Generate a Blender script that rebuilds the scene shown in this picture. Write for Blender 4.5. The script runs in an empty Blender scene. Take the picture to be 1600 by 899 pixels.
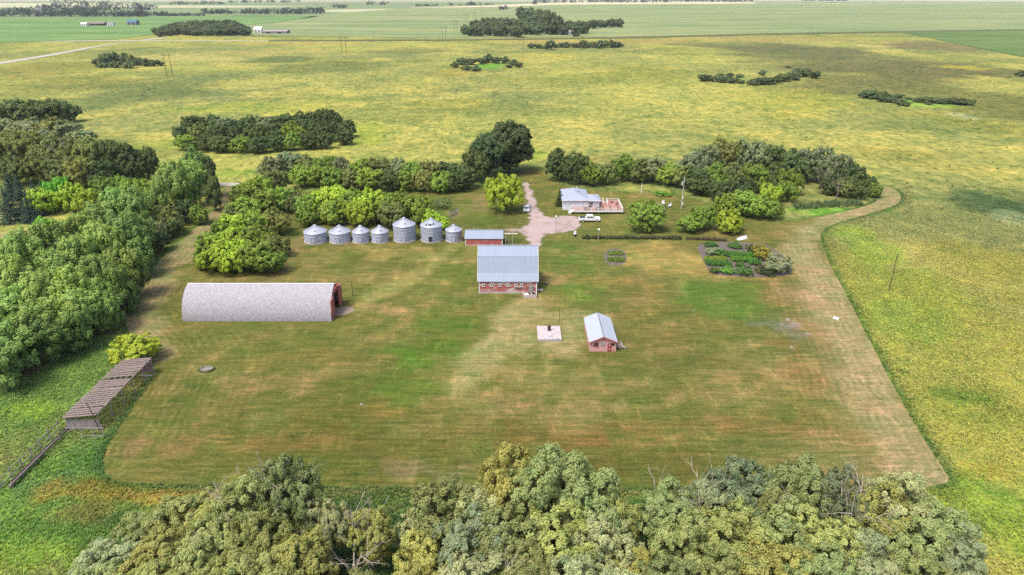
import bpy, bmesh, math, random
import numpy as np
from mathutils import Vector
R = math.radians
sc = bpy.context.scene
COL = sc.collection
# ------------------------------------------------------------------ camera, light, exposure
CAM_H, PITCH, FPX, HW, HH = 60.0, 23.8, 1067.0, 800.0, 449.5
cd = bpy.data.cameras.new("camera"); cam = bpy.data.objects.new("camera", cd); COL.objects.link(cam)
cam.location = (0, 0, CAM_H); cam.rotation_euler = (R(90 - PITCH), 0, 0)
cd.sensor_width = 36.0; cd.lens = FPX / 1600 * 36.0; cd.clip_start = 1.0; cd.clip_end = 40000
sc.camera = cam
SUN = Vector((-0.60, -0.58, 1.65)).normalized()
w = bpy.data.worlds.new("World"); sc.world = w; w.use_nodes = True
nt = w.node_tree; nt.nodes.clear()
sky = nt.nodes.new("ShaderNodeTexSky"); sky.sky_type = 'NISHITA'; sky.sun_disc = False
sky.sun_elevation = math.asin(SUN.z); sky.sun_rotation = math.atan2(SUN.x, SUN.y)
sky.dust_density = 4.0; sky.air_density = 1.0; sky.ozone_density = 1.0
bg = nt.nodes.new("ShaderNodeBackground"); bg.inputs[1].default_value = 0.125
wo = nt.nodes.new("ShaderNodeOutputWorld")
nt.links.new(sky.outputs[0], bg.inputs[0]); nt.links.new(bg.outputs[0], wo.inputs[0])
sd = bpy.data.lights.new("sun", 'SUN'); sd.energy = 1.9; sd.angle = R(17); sd.color = (1.0, 0.95, 0.86)
so = bpy.data.objects.new("sun", sd); COL.objects.link(so)
so.rotation_euler = (-SUN).to_track_quat('-Z', 'Y').to_euler(); so.location = (-80, 0, 150)
sc.view_settings.view_transform = 'Standard'; sc.view_settings.look = 'None'
sc.view_settings.gamma = 1; sc.view_settings.use_curve_mapping = False
sc.view_settings.exposure = 1.46
cy = sc.cycles
cy.use_denoising = False
cy.sample_clamp_indirect = 3.0
cy.max_bounces = 4; cy.diffuse_bounces = 3; cy.glossy_bounces = 2; cy.transmission_bounces = 3
cy.transparent_max_bounces = 8; cy.volume_bounces = 0; cy.caustics_reflective = False; cy.caustics_refractive = False

# ------------------------------------------------------------------ helpers
cp, sp = math.cos(R(PITCH)), math.sin(R(PITCH))
def G(px, py, z=0.0):
    """point at height z seen at photograph pixel (px, py)"""
    u = (px - HW) / FPX; v = (py - HH) / FPX
    d = (u, cp - v * sp, -sp - v * cp)
    t = (z - CAM_H) / d[2]
    return Vector((d[0] * t, d[1] * t, z))
def ztop(base, py):
    """height above a ground point that shows at row py"""
    v = (py - HH) / FPX
    return CAM_H - base.y * (sp + v * cp) / (cp - v * sp)
def C(r, g, b, k=0.5):
    f = lambda c: (c / 12.92 if c <= 0.04045 else ((c + 0.055) / 1.055) ** 2.4)
    return (f(r / 255) * k, f(g / 255) * k, f(b / 255) * k)
def tag(o, label=None, cat=None, group=None, kind=None):
    if label: o["label"] = label
    if cat: o["category"] = cat
    if group: o["group"] = group
    if kind: o["kind"] = kind
    return o
def empty(name, loc=(0, 0, 0), rz=0.0):
    o = bpy.data.objects.new(name, None); COL.objects.link(o)
    o.location = loc; o.rotation_euler = (0, 0, rz); o.empty_display_size = 0.5
    return o
def link(name, me, m=None, parent=None, loc=(0, 0, 0)):
    o = bpy.data.objects.new(name, me); COL.objects.link(o); o.location = loc
    if m is not None and not me.materials: me.materials.append(m)
    if parent is not None: o.parent = parent
    return o
def copy_tree(o, parent=None):
    c = o.copy(); COL.objects.link(c)
    if parent is not None: c.parent = parent
    for ch in o.children: copy_tree(ch, c)
    return c
class MB:
    """collects simple solids, links them as one mesh"""
    def __init__(s): s.v = []; s.f = []
    def add(s, vs, fs):
        n = len(s.v); s.v += [tuple(p) for p in vs]; s.f += [tuple(n + i for i in f) for f in fs]; return s
    def box(s, c, d, rz=0.0, tilt=0.0):
        x, y, z = d[0] / 2, d[1] / 2, d[2] / 2; cr, sr = math.cos(rz), math.sin(rz); ct, st = math.cos(tilt), math.sin(tilt)
        vs = []
        for a, b, e in ((-x, -y, -z), (x, -y, -z), (x, y, -z), (-x, y, -z), (-x, -y, z), (x, -y, z), (x, y, z), (-x, y, z)):
            a, e = a * ct + e * st, -a * st + e * ct
            vs.append((c[0] + a * cr - b * sr, c[1] + a * sr + b * cr, c[2] + e))
        return s.add(vs, [(0, 3, 2, 1), (4, 5, 6, 7), (0, 1, 5, 4), (1, 2, 6, 5), (2, 3, 7, 6), (3, 0, 4, 7)])
    def tube(s, p0, p1, r0, r1=None, n=8, cap=True):
        if r1 is None: r1 = r0
        p0, p1 = Vector(p0), Vector(p1); d = (p1 - p0).normalized()
        a = d.orthogonal().normalized(); b = d.cross(a)
        vs = []
        for p, r in ((p0, r0), (p1, r1)):
            for i in range(n):
                t = 2 * math.pi * i / n; vs.append(p + a * (r * math.cos(t)) + b * (r * math.sin(t)))
        fs = [(i, (i + 1) % n, n + (i + 1) % n, n + i) for i in range(n)]
        if cap: fs += [tuple(range(n - 1, -1, -1)), tuple(range(n, 2 * n))]
        return s.add(vs, fs)
    def bar(s, p0, p1, wd, th):
        p0, p1 = Vector(p0), Vector(p1); d = (p1 - p0).normalized()
        up = Vector((0, 0, 1)) if abs(d.z) < 0.95 else Vector((0, 1, 0))
        a = d.cross(up).normalized() * (wd / 2); b = a.cross(d).normalized() * (th / 2)
        vs = [p + q for p in (p0, p1) for q in (-a - b, a - b, a + b, -a + b)]
        return s.add(vs, [(3, 2, 1, 0), (4, 5, 6, 7), (0, 1, 5, 4), (1, 2, 6, 5), (2, 3, 7, 6), (3, 0, 4, 7)])
    def prism(s, poly, p, q):
        """polygon (3D points) swept from +p to +q"""
        n = len(poly); p, q = Vector(p), Vector(q)
        vs = [Vector(v) + p for v in poly] + [Vector(v) + q for v in poly]
        return s.add(vs, [tuple(range(n - 1, -1, -1)), tuple(range(n, 2 * n))] + [(i, (i + 1) % n, n + (i + 1) % n, n + i) for i in range(n)])
    def slab(s, quad, th):
        """sheet of thickness th below a planar polygon"""
        a, b, c = [Vector(v) for v in quad[:3]]; nrm = (b - a).cross(c - a).normalized()
        if nrm.z < 0: nrm = -nrm
        return s.prism(quad, -nrm * th, (0, 0, 0))
    def lathe(s, prof, n=32, c=(0, 0, 0)):
        vs = []; fs = []
        for r, z in prof:
            for i in range(n):
                t = 2 * math.pi * i / n; vs.append((c[0] + r * math.cos(t), c[1] + r * math.sin(t), c[2] + z))
        for k in range(len(prof) - 1):
            for i in range(n):
                j = (i + 1) % n; fs.append((k * n + i, k * n + j, (k + 1) * n + j, (k + 1) * n + i))
        return s.add(vs, fs)
    def build(s, name, m, parent=None, loc=(0, 0, 0), bevel=0.0, smooth=False):
        me = bpy.data.meshes.new(name); me.from_pydata(s.v, [], s.f); me.materials.append(m)
        bm = bmesh.new(); bm.from_mesh(me); bmesh.ops.recalc_face_normals(bm, faces=bm.faces)
        if bevel: bmesh.ops.bevel(bm, geom=list(bm.edges), offset=bevel, segments=2, affect='EDGES', clamp_overlap=True)
        bm.to_mesh(me); bm.free()
        if smooth: me.polygons.foreach_set("use_smooth", [True] * len(me.polygons))
        return link(name, me, None, parent, loc)

def npmesh(name, V, F, cols=None, floats=None):
    """mesh from arrays: V (n,3), F (m,k) with k = 3 or 4, cols (n,3)"""
    me = bpy.data.meshes.new(name); k = F.shape[1]
    me.vertices.add(len(V)); me.vertices.foreach_set("co", np.ascontiguousarray(V, dtype=np.float32).ravel())
    me.loops.add(F.size); me.loops.foreach_set("vertex_index", np.ascontiguousarray(F, dtype=np.int32).ravel())
    me.polygons.add(len(F)); me.polygons.foreach_set("loop_start", np.arange(0, F.size, k, dtype=np.int32))
    me.polygons.foreach_set("loop_total", np.full(len(F), k, dtype=np.int32))
    me.update(calc_edges=True)
    if cols is not None:
        a = me.color_attributes.new("Col", 'FLOAT_COLOR', 'POINT')
        a.data.foreach_set("color", np.concatenate([cols, np.ones((len(V), 1))], 1).astype(np.float32).ravel())
    for nm, arr in (floats or {}).items():
        a = me.attributes.new(nm, 'FLOAT', 'POINT'); a.data.foreach_set("value", arr.astype(np.float32))
    return me

# ------------------------------------------------------------------ noise and colour fields (numpy, world metres)
def vnoise(x, y, seed=0):
    xi = np.floor(x).astype(np.int64); yi = np.floor(y).astype(np.int64); fx = x - xi; fy = y - yi
    fx = fx * fx * (3 - 2 * fx); fy = fy * fy * (3 - 2 * fy)
    def h(a, b):
        n = (a * 374761393 + b * 668265263 + seed * 974634777) & 0xffffffff
        n = ((n ^ (n >> 13)) * 1274126177) & 0xffffffff
        return ((n ^ (n >> 16)) & 0xffff) / 65535.0
    return (h(xi, yi) * (1 - fx) + h(xi + 1, yi) * fx) * (1 - fy) + (h(xi, yi + 1) * (1 - fx) + h(xi + 1, yi + 1) * fx) * fy
def fbm(x, y, s, seed=0, o=4):
    t = 0; a = 0.5; tot = 0
    for i in range(o):
        t = t + a * vnoise(x / s, y / s, seed + i * 17); tot += a; a *= 0.55; s *= 0.48
    return t / tot
def sstep(a, b, x):
    t = np.clip((x - a) / (b - a), 0, 1); return t * t * (3 - 2 * t)
def seg_dist(x, y, pts, closed=True):
    d = np.full(x.shape, 1e9); n = len(pts)
    for i in range(n if closed else n - 1):
        ax, ay = pts[i][0], pts[i][1]; bx, by = pts[(i + 1) % n][0], pts[(i + 1) % n][1]
        vx, vy = bx - ax, by - ay; L = vx * vx + vy * vy + 1e-9
        t = np.clip(((x - ax) * vx + (y - ay) * vy) / L, 0, 1)
        d = np.minimum(d, np.hypot(x - ax - t * vx, y - ay - t * vy))
    return d
def inside(x, y, pts):
    r = np.zeros(x.shape, bool); n = len(pts)
    for i in range(n):
        ax, ay = pts[i][0], pts[i][1]; bx, by = pts[(i + 1) % n][0], pts[(i + 1) % n][1]
        c = ((ay > y) != (by > y)); xx = (bx - ax) * (y - ay) / ((by - ay) if by != ay else 1e-9) + ax
        r ^= c & (x < xx)
    return r
def smooth_poly(pts, it=2, closed=True):
    pts = [Vector((p[0], p[1])) for p in pts]
    for _ in range(it):
        n = len(pts); q = []
        for i in range(n if closed else n - 1):
            a, b = pts[i], pts[(i + 1) % n]; q += [a * .75 + b * .25, a * .25 + b * .75]
        if not closed: q = [pts[0]] + q + [pts[-1]]
        pts = q
    return pts
def blob(X, Y, col, spec, seed, nz=3.4):
    cx, cy, rx, ry, rgb, st = spec
    g = G(cx, cy); s = (cy + 20) * cp / CAM_H
    wx = rx / s; wy = max(2.0, abs(G(cx, cy - ry * .9).y - G(cx, cy + ry).y) / 2)
    d = np.hypot((X - g.x) / wx, (Y - g.y) / wy)
    near = d < 2.2
    if not near.any(): return col
    n = fbm(X[near], Y[near] * 1.3, max(3.0, min(wx, wy) * .8), seed, 6)
    m = sstep(1.05, 0.45, d[near] + (n - .5) * nz) * st * .95
    c = np.array(C(*rgb)); col[near] = col[near] * (1 - m[:, None]) + c * m[:, None]
    return col

# ------------------------------------------------------------------ materials
def mat(name, rgb, rough=0.85, metal=0.0, var=0.15, scale=2.0, bump=0.0, spec=0.3, coord='Object', stretch=(1, 1, 1), wave=None, stain=None):
    m = bpy.data.materials.new(name); m.use_nodes = True; t = m.node_tree; N = t.nodes; L = t.links
    b = N["Principled BSDF"]; b.inputs["Roughness"].default_value = rough; b.inputs["Metallic"].default_value = metal
    b.inputs["Specular IOR Level"].default_value = spec
    tc = N.new("ShaderNodeTexCoord"); mp = N.new("ShaderNodeMapping"); mp.inputs["Scale"].default_value = stretch
    L.new(tc.outputs[coord], mp.inputs[0])
    no = N.new("ShaderNodeTexNoise"); no.inputs["Scale"].default_value = scale; no.inputs["Detail"].default_value = 6
    no.inputs["Roughness"].default_value = 0.65; L.new(mp.outputs[0], no.inputs[0])
    mr = N.new("ShaderNodeMapRange"); mr.inputs[1].default_value = .25; mr.inputs[2].default_value = .75
    mr.inputs[3].default_value = 1 - var; mr.inputs[4].default_value = 1 + var; L.new(no.outputs[0], mr.inputs[0])
    vm = N.new("ShaderNodeVectorMath"); vm.operation = 'SCALE'; vm.inputs[0].default_value = rgb; L.new(mr.outputs[0], vm.inputs["Scale"])
    out = vm.outputs[0]
    if stain:   # (rgb, threshold, scale, stretch)
        n2 = N.new("ShaderNodeTexNoise"); n2.inputs["Scale"].default_value = stain[2]; n2.inputs["Detail"].default_value = 5
        m2 = N.new("ShaderNodeMapping"); m2.inputs["Scale"].default_value = stain[3]; L.new(tc.outputs[coord], m2.inputs[0]); L.new(m2.outputs[0], n2.inputs[0])
        r2 = N.new("ShaderNodeMapRange"); r2.inputs[1].default_value = stain[1]; r2.inputs[2].default_value = stain[1] + .12; L.new(n2.outputs[0], r2.inputs[0])
        mx = N.new("ShaderNodeMix"); mx.data_type = 'RGBA'; L.new(r2.outputs[0], mx.inputs[0]); L.new(out, mx.inputs[6]); mx.inputs[7].default_value = (*stain[0], 1)
        out = mx.outputs[2]
    if wave:    # (axis, period, depth, colour depth)
        sx = N.new("ShaderNodeSeparateXYZ"); L.new(tc.outputs[coord], sx.inputs[0])
        mu = N.new("ShaderNodeMath"); mu.operation = 'MULTIPLY'; mu.inputs[1].default_value = 2 * math.pi / wave[1]; L.new(sx.outputs['XYZ'.index(wave[0])], mu.inputs[0])
        si = N.new("ShaderNodeMath"); si.operation = 'SINE'; L.new(mu.outputs[0], si.inputs[0])
        w2 = N.new("ShaderNodeMapRange"); w2.inputs[1].default_value = -1; w2.inputs[2].default_value = 1; w2.inputs[3].default_value = 1 - wave[3]; w2.inputs[4].default_value = 1
        L.new(si.outputs[0], w2.inputs[0])
        v2 = N.new("ShaderNodeVectorMath"); v2.operation = 'SCALE'; L.new(out, v2.inputs[0]); L.new(w2.outputs[0], v2.inputs["Scale"]); out = v2.outputs[0]
        bp = N.new("ShaderNodeBump"); bp.inputs["Strength"].default_value = wave[2]; bp.inputs["Distance"].default_value = .04; L.new(si.outputs[0], bp.inputs["Height"]); L.new(bp.outputs[0], b.inputs["Normal"])
    elif bump:
        bp = N.new("ShaderNodeBump"); bp.inputs["Strength"].default_value = bump; bp.inputs["Distance"].default_value = .1
        L.new(no.outputs[0], bp.inputs["Height"]); L.new(bp.outputs[0], b.inputs["Normal"])
    L.new(out, b.inputs["Base Color"]); return m

def ground_mat(name, kind):
    """colour from the sheet's own patchwork (attribute Col) times grass texture at several sizes"""
    m = bpy.data.materials.new(name); m.use_nodes = True; t = m.node_tree; N = t.nodes; L = t.links
    b = N["Principled BSDF"]; b.inputs["Roughness"].default_value = 1.0; b.inputs["Specular IOR Level"].default_value = 0.05
    at = N.new("ShaderNodeAttribute"); at.attribute_name = "Col"
    geo = N.new("ShaderNodeNewGeometry"); out = at.outputs["Color"]
    def noise(scale, detail=4, stretch=(1, 1, 1), rough=.6):
        mp = N.new("ShaderNodeMapping"); mp.inputs["Scale"].default_value = stretch; L.new(geo.outputs["Position"], mp.inputs[0])
        n = N.new("ShaderNodeTexNoise"); n.inputs["Scale"].default_value = scale; n.inputs["Detail"].default_value = detail; n.inputs["Roughness"].default_value = rough
        L.new(mp.outputs[0], n.inputs[0]); return n.outputs[0]
    def rng(x, a, b_, c, d):
        r = N.new("ShaderNodeMapRange"); r.inputs[1].default_value = a; r.inputs[2].default_value = b_; r.inputs[3].default_value = c; r.inputs[4].default_value = d
        L.new(x, r.inputs[0]); return r.outputs[0]
    def mixmul(out, fac, ca, cb):
        mx = N.new("ShaderNodeMix"); mx.data_type = 'RGBA'; L.new(fac, mx.inputs[0]); mx.inputs[6].default_value = (*ca, 1); mx.inputs[7].default_value = (*cb, 1)
        v = N.new("ShaderNodeVectorMath"); v.operation = 'MULTIPLY'; L.new(out, v.inputs[0]); L.new(mx.outputs[2], v.inputs[1]); return v.outputs[0]
    if kind == 'meadow':
        a = noise(.035, 6, (1, 1, 1), .7); b2 = noise(.16, 4, (1, .8, 1), .7); c2 = noise(1.3, 4, (1, 1, 1), .7); d2 = noise(.075, 6, (1, .7, 1), .8); g2 = noise(.42, 3, (1, .7, 1), .65)
        out = mixmul(out, rng(a, .35, .65, 0, 1), (.80, .90, .88), (1.14, 1.08, 1.04))
        out = mixmul(out, rng(b2, .36, .62, 0, 1), (.70, .80, .76), (1.22, 1.16, 1.14))
        out = mixmul(out, rng(d2, .54, .62, 0, 1), (1, 1, 1), (.64, .77, .82))
        out = mixmul(out, rng(c2, .3, .7, 0, 1), (.66, .75, .70), (1.32, 1.26, 1.22))
        out = mixmul(out, rng(g2, .36, .60, 0, 1), (.68, .78, .72), (1.25, 1.18, 1.18))
        f2 = noise(.30, 2, (.8, .55, 1), .6)
        out = mixmul(out, rng(f2, .60, .66, 0, 1), (1, 1, 1), (.56, .68, .64))
        h = g2
    elif kind == 'lawn':
        a = noise(.09, 6, (1, 1.2, 1), .7); b2 = noise(.5, 6, (.35, 1.5, 1), .75); c2 = noise(2.6, 4, (1, 1, 1), .7); e2 = noise(1.1, 5, (.15, 1.8, 1), .7)
        out = mixmul(out, rng(a, .35, .65, 0, 1), (.78, .96, .8), (1.16, 1.02, 1.1))
        out = mixmul(out, rng(b2, .33, .67, 0, 1), (.62, .76, .66), (1.30, 1.18, 1.24))
        out = mixmul(out, rng(e2, .35, .65, 0, 1), (.74, .82, .76), (1.22, 1.14, 1.2))
        out = mixmul(out, rng(c2, .3, .7, 0, 1), (.60, .70, .60), (1.42, 1.32, 1.40))
        w3 = noise(.28, 7, (1.4, .5, 1), .8)
        out = mixmul(out, rng(w3, .52, .60, 0, 1), (1, 1, 1), (1.42, 1.28, 1.42))
        w4 = noise(.7, 6, (.6, 1.1, 1), .8)
        out = mixmul(out, rng(w4, .56, .64, 0, 1), (1, 1, 1), (.62, .74, .62))
        ed = N.new("ShaderNodeAttribute"); ed.attribute_name = "edge"
        dn = N.new("ShaderNodeMath"); dn.operation = 'MULTIPLY_ADD'; L.new(noise(.25, 4), dn.inputs[0]); dn.inputs[1].default_value = 3.0; L.new(ed.outputs["Fac"], dn.inputs[2])
        mu = N.new("ShaderNodeMath"); mu.operation = 'MULTIPLY'; mu.inputs[1].default_value = 2 * math.pi / 1.35; L.new(dn.outputs[0], mu.inputs[0])
        si = N.new("ShaderNodeMath"); si.operation = 'SINE'; L.new(mu.outputs[0], si.inputs[0])
        am = rng(ed.outputs["Fac"], 6, 26, 1, .12)
        an = N.new("ShaderNodeMath"); an.operation = 'MULTIPLY'; L.new(am, an.inputs[0]); L.new(rng(noise(.13, 3), .4, .6, .15, 1), an.inputs[1])
        s2 = N.new("ShaderNodeMath"); s2.operation = 'MULTIPLY'; L.new(si.outputs[0], s2.inputs[0]); L.new(an.outputs[0], s2.inputs[1])
        out = mixmul(out, rng(s2.outputs[0], -1, 1, 0, 1), (.84, .88, .84), (1.16, 1.12, 1.14))
        h = c2
    else:   # crop
        a = noise(.006, 6, (.5, 2.4, 1), .6); b2 = noise(.03, 5, (.4, 2.5, 1), .6); c2 = noise(.3, 2)
        out = mixmul(out, rng(a, .35, .65, 0, 1), (.66, .80, .78), (1.18, 1.10, 1.12))
        out = mixmul(out, rng(b2, .56, .64, 0, 1), (1, 1, 1), (.55, .72, .74))
        h = c2
    bp = N.new("ShaderNodeBump"); bp.inputs["Strength"].default_value = .5 if kind == 'meadow' else .3; bp.inputs["Distance"].default_value = .9 if kind == 'meadow' else .06
    L.new(h, bp.inputs["Height"]); L.new(bp.outputs[0], b.inputs["Normal"])
    L.new(out, b.inputs["Base Color"]); return m

def mat_col(name):
    m = bpy.data.materials.new(name); m.use_nodes = True; N = m.node_tree.nodes; L = m.node_tree.links; b = N["Principled BSDF"]; b.inputs["Roughness"].default_value = 1; b.inputs["Specular IOR Level"].default_value = .1
    at = N.new("ShaderNodeAttribute"); at.attribute_name = "Col"; no = N.new("ShaderNodeTexNoise"); no.inputs["Scale"].default_value = 3; no.inputs["Detail"].default_value = 5
    g = N.new("ShaderNodeNewGeometry"); L.new(g.outputs["Position"], no.inputs[0]); r = N.new("ShaderNodeMapRange"); r.inputs[1].default_value = .3; r.inputs[2].default_value = .7; r.inputs[3].default_value = .82; r.inputs[4].default_value = 1.15; L.new(no.outputs[0], r.inputs[0])
    v = N.new("ShaderNodeVectorMath"); v.operation = 'SCALE'; L.new(at.outputs["Color"], v.inputs[0]); L.new(r.outputs[0], v.inputs["Scale"]); L.new(v.outputs[0], b.inputs["Base Color"]); return m
def leaf_mat(tl=.36):
    m = bpy.data.materials.new("foliage"); m.use_nodes = True; t = m.node_tree; N = t.nodes; L = t.links; N.clear()
    at = N.new("ShaderNodeAttribute"); at.attribute_name = "Col"; oi = N.new("ShaderNodeObjectInfo")
    v = N.new("ShaderNodeVectorMath"); v.operation = 'MULTIPLY'; L.new(at.outputs["Color"], v.inputs[0]); L.new(oi.outputs["Color"], v.inputs[1])
    d = N.new("ShaderNodeBsdfPrincipled"); d.inputs["Roughness"].default_value = .6; d.inputs["Specular IOR Level"].default_value = .25; L.new(v.outputs[0], d.inputs["Base Color"])
    tr = N.new("ShaderNodeBsdfTranslucent"); w_ = N.new("ShaderNodeVectorMath"); w_.operation = 'MULTIPLY'; L.new(v.outputs[0], w_.inputs[0]); w_.inputs[1].default_value = (1.1, 1.25, .6); L.new(w_.outputs[0], tr.inputs[0])
    mx = N.new("ShaderNodeMixShader"); mx.inputs[0].default_value = tl; L.new(d.outputs[0], mx.inputs[1]); L.new(tr.outputs[0], mx.inputs[2])
    o = N.new("ShaderNodeOutputMaterial"); L.new(mx.outputs[0], o.inputs[0]); return m
LEAF = leaf_mat()
GRASS = leaf_mat(.55); GRASS.name = 'grass_blades'; GRASS.node_tree.nodes['Vector Math.001'].inputs[1].default_value = (1.05, 1.08, .9)
M = dict(
    bark=mat("bark", C(120, 105, 90, .45), .95, var=.3, scale=4, bump=.5),
    dead=mat("dead_wood", C(190, 175, 160, .5), .9, var=.2, scale=5),
    weather=mat("weathered_wood", C(172, 160, 156, .5), .9, var=.3, scale=3, stretch=(1, 1, .3), bump=.3),
    weather2=mat("brown_old_boards", C(152, 134, 128, .46), .9, var=.35, scale=2.5, bump=.3),
    pole=mat("pole_wood", C(110, 90, 75, .5), .9, var=.2, scale=4),
    polepale=mat("pale_pole_wood", C(205, 195, 185, .5), .9, var=.15, scale=4),
    darkmetal=mat("rusty_dark_metal", C(75, 60, 58, .5), .7, var=.2, scale=6),
    red=mat("faded_red_boards", C(200, 106, 98, .5), .85, var=.22, scale=2.2, stretch=(.5, .5, 5), stain=(C(205, 185, 180, .5), .56, 1.6, (.5, .5, 3))),
    redbright=mat("red_paint", C(208, 112, 100, .54), .8, var=.15, scale=2, stain=(C(150, 70, 70, .5), .6, 2, (1, 1, .4))),
    pink=mat("faded_pink_boards", C(230, 172, 166, .55), .85, var=.14, scale=2.5, stretch=(.6, .6, 4), stain=(C(205, 110, 105, .5), .57, 1.1, (1, 1, 1.6))),
    barnred=mat("weathered_barn_red", C(194, 112, 106, .52), .9, var=.25, scale=2, stretch=(.6, .6, 5), stain=(C(206, 190, 186, .62), .5, .55, (.8, .8, 3.0))),
    concrete=mat("concrete", C(205, 195, 185, .5), .9, var=.15, scale=1.5),
    slabtop=mat("painted_slab", C(222, 208, 206, .42), .9, var=.08, scale=2, stain=(C(150, 155, 190, .42), .57, 1.3, (1, 1.6, 1))),
    white=mat("white_paint", C(238, 236, 234, .62), .6, var=.04, scale=2),
    siding=mat("white_siding", C(232, 232, 238, .68), .7, var=.03, scale=2, wave=('Z', .2, .5, .10)),
    barnroof=mat("galvanised_barn_roof", C(176, 192, 214, .38), .62, .0, var=.07, scale=.6, stretch=(2.5, .2, .2), wave=('X', .76, .12, .04), spec=.3),
    blueroof=mat("pale_metal_roof", C(190, 205, 225, .42), .6, .0, var=.06, scale=.8, wave=('X', .5, .3, .05), spec=.5),
    shedroof=mat("white_metal_roof", C(206, 214, 228, .40), .6, .0, var=.03, scale=.8, wave=('Y', .5, .3, .03), spec=.5),
    houseroof=mat("blue_grey_shingles", C(186, 194, 214, .42), .9, var=.10, scale=5),
    shingle=mat("pale_grey_shingles", C(192, 188, 194, .42), .95, var=.42, scale=3.0, bump=.25, stretch=(1, 1, 1)),
    bin=mat("galvanised_steel", C(186, 192, 210, .56), .45, .15, var=.12, scale=.7, stretch=(1, 1, 2.2), wave=('Z', .81, .25, .10), stain=(C(214, 219, 232, .52), .56, .55, (1, 1, 1.8)), spec=.5),
    bindull=mat("dull_galvanised_steel", C(186, 190, 210, .62), .55, .1, var=.10, scale=.8, stretch=(1, 1, 2.2), wave=('Z', .81, .15, .08), spec=.5),
    binroof=mat("bin_roof_steel", C(206, 212, 226, .42), .45, .2, var=.06, scale=1.2, spec=.5),
    dark=mat("dark_opening", (.012, .011, .012), .9, var=.1),
    glass=mat("window_glass", (.02, .025, .03), .1, var=.1, spec=.8),
    tyre=mat("tyre_rubber", (.02, .02, .02), .9, var=.1),
    rim=mat("wheel_rim", (.55, .55, .55), .35, .6, var=.05),
    carpaint=mat("white_car_paint", (.55, .55, .54), .25, var=.02, spec=.6),
    deck=mat("red_brown_decking", C(196, 142, 128, .5), .85, var=.14, scale=3, wave=('Y', .15, .2, .18)),
    gravel=mat("pink_grey_gravel", C(206, 186, 180, .40), 1, var=.17, scale=.7, bump=.2, coord='Object', stain=(C(172, 150, 140, .5), .6, .25, (1, 1, 1))),
    road=mat("pale_gravel_road", C(200, 192, 178, .45), 1, var=.08, scale=.1),
    soil=mat("garden_soil", C(136, 122, 114, .34), 1, var=.15, scale=2, bump=.3),
    trim=mat("weathered_trim", C(215, 195, 190, .5), .85, var=.15, scale=3),
    teal=mat("teal_roof", C(60, 120, 130, .5), .6, var=.05),
    rock=mat("field_stone", C(170, 160, 150, .4), .95, var=.25, scale=3),
    plastic=mat("white_plastic", C(236, 236, 240, .6), .5, var=.02),
    darkplastic=mat("dark_plastic", C(50, 50, 55, .5), .6, var=.1),
    purple=mat("grey_farm_wall", C(150, 140, 150, .5), .8, var=.1),
)

# ------------------------------------------------------------------ lawn outline, then the ground sheets
LAWN_PX = [(165, 742), (158, 722), (170, 692), (198, 650), (228, 608), (243, 580), (236, 556), (212, 535), (196, 512), (196, 478), (226, 435), (262, 393), (312, 352), (340, 322), (352, 300), (356, 288), (390, 288),
           (405, 300), (450, 300), (600, 300), (735, 300), (800, 276), (812, 262), (850, 262), (866, 292), (960, 300), (1060, 304), (1120, 322), (1190, 345), (1240, 346), (1300, 335), (1345, 325), (1370, 315), (1378, 303), (1374, 290), (1394, 293), (1408, 304), (1408, 315), (1392, 325), (1345, 339), (1300, 350), (1283, 362), (1282, 378),
           (1294, 408), (1318, 452), (1345, 505), (1378, 570), (1416, 640), (1450, 698), (1482, 742), (1482, 757), (1450, 762), (1300, 764), (1000, 764), (700, 763), (400, 760), (210, 757), (176, 752)]
LAWN = smooth_poly([G(*p) for p in LAWN_PX], 2)
def grid_sheet(name, poly, step, colfun, z, m, kindlabel=None):
    bm = bmesh.new(); f = bm.faces.new([bm.verts.new((p[0], p[1], z)) for p in poly])
    bmesh.ops.triangulate(bm, faces=[f])
    xs = [p[0] for p in poly]; ys = [p[1] for p in poly]
    for ax, lo, hi in ((0, min(xs), max(xs)), (1, min(ys), max(ys))):
        k = lo + step
        while k < hi:
            co = (k, 0, z) if ax == 0 else (0, k, z); no = (1, 0, 0) if ax == 0 else (0, 1, 0)
            bmesh.ops.bisect_plane(bm, geom=bm.verts[:] + bm.edges[:] + bm.faces[:], plane_co=co, plane_no=no, dist=1e-5)
            k += step
    for fc in bm.faces:
        if fc.normal.z < 0: fc.normal_flip()
    me = bpy.data.meshes.new(name); bm.to_mesh(me); bm.free()
    n = len(me.vertices); V = np.empty(n * 3, np.float32); me.vertices.foreach_get("co", V); V = V.reshape(-1, 3).astype(float)
    c, fl = colfun(V[:, 0], V[:, 1])
    a = me.color_attributes.new("Col", 'FLOAT_COLOR', 'POINT'); a.data.foreach_set("color", np.concatenate([c, np.ones((n, 1))], 1).astype(np.float32).ravel())
    for nm, arr in fl.items():
        at = me.attributes.new(nm, 'FLOAT', 'POINT'); at.data.foreach_set("value", arr.astype(np.float32))
    o = link(name, me, m); tag(o, kind='structure'); return o

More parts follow.
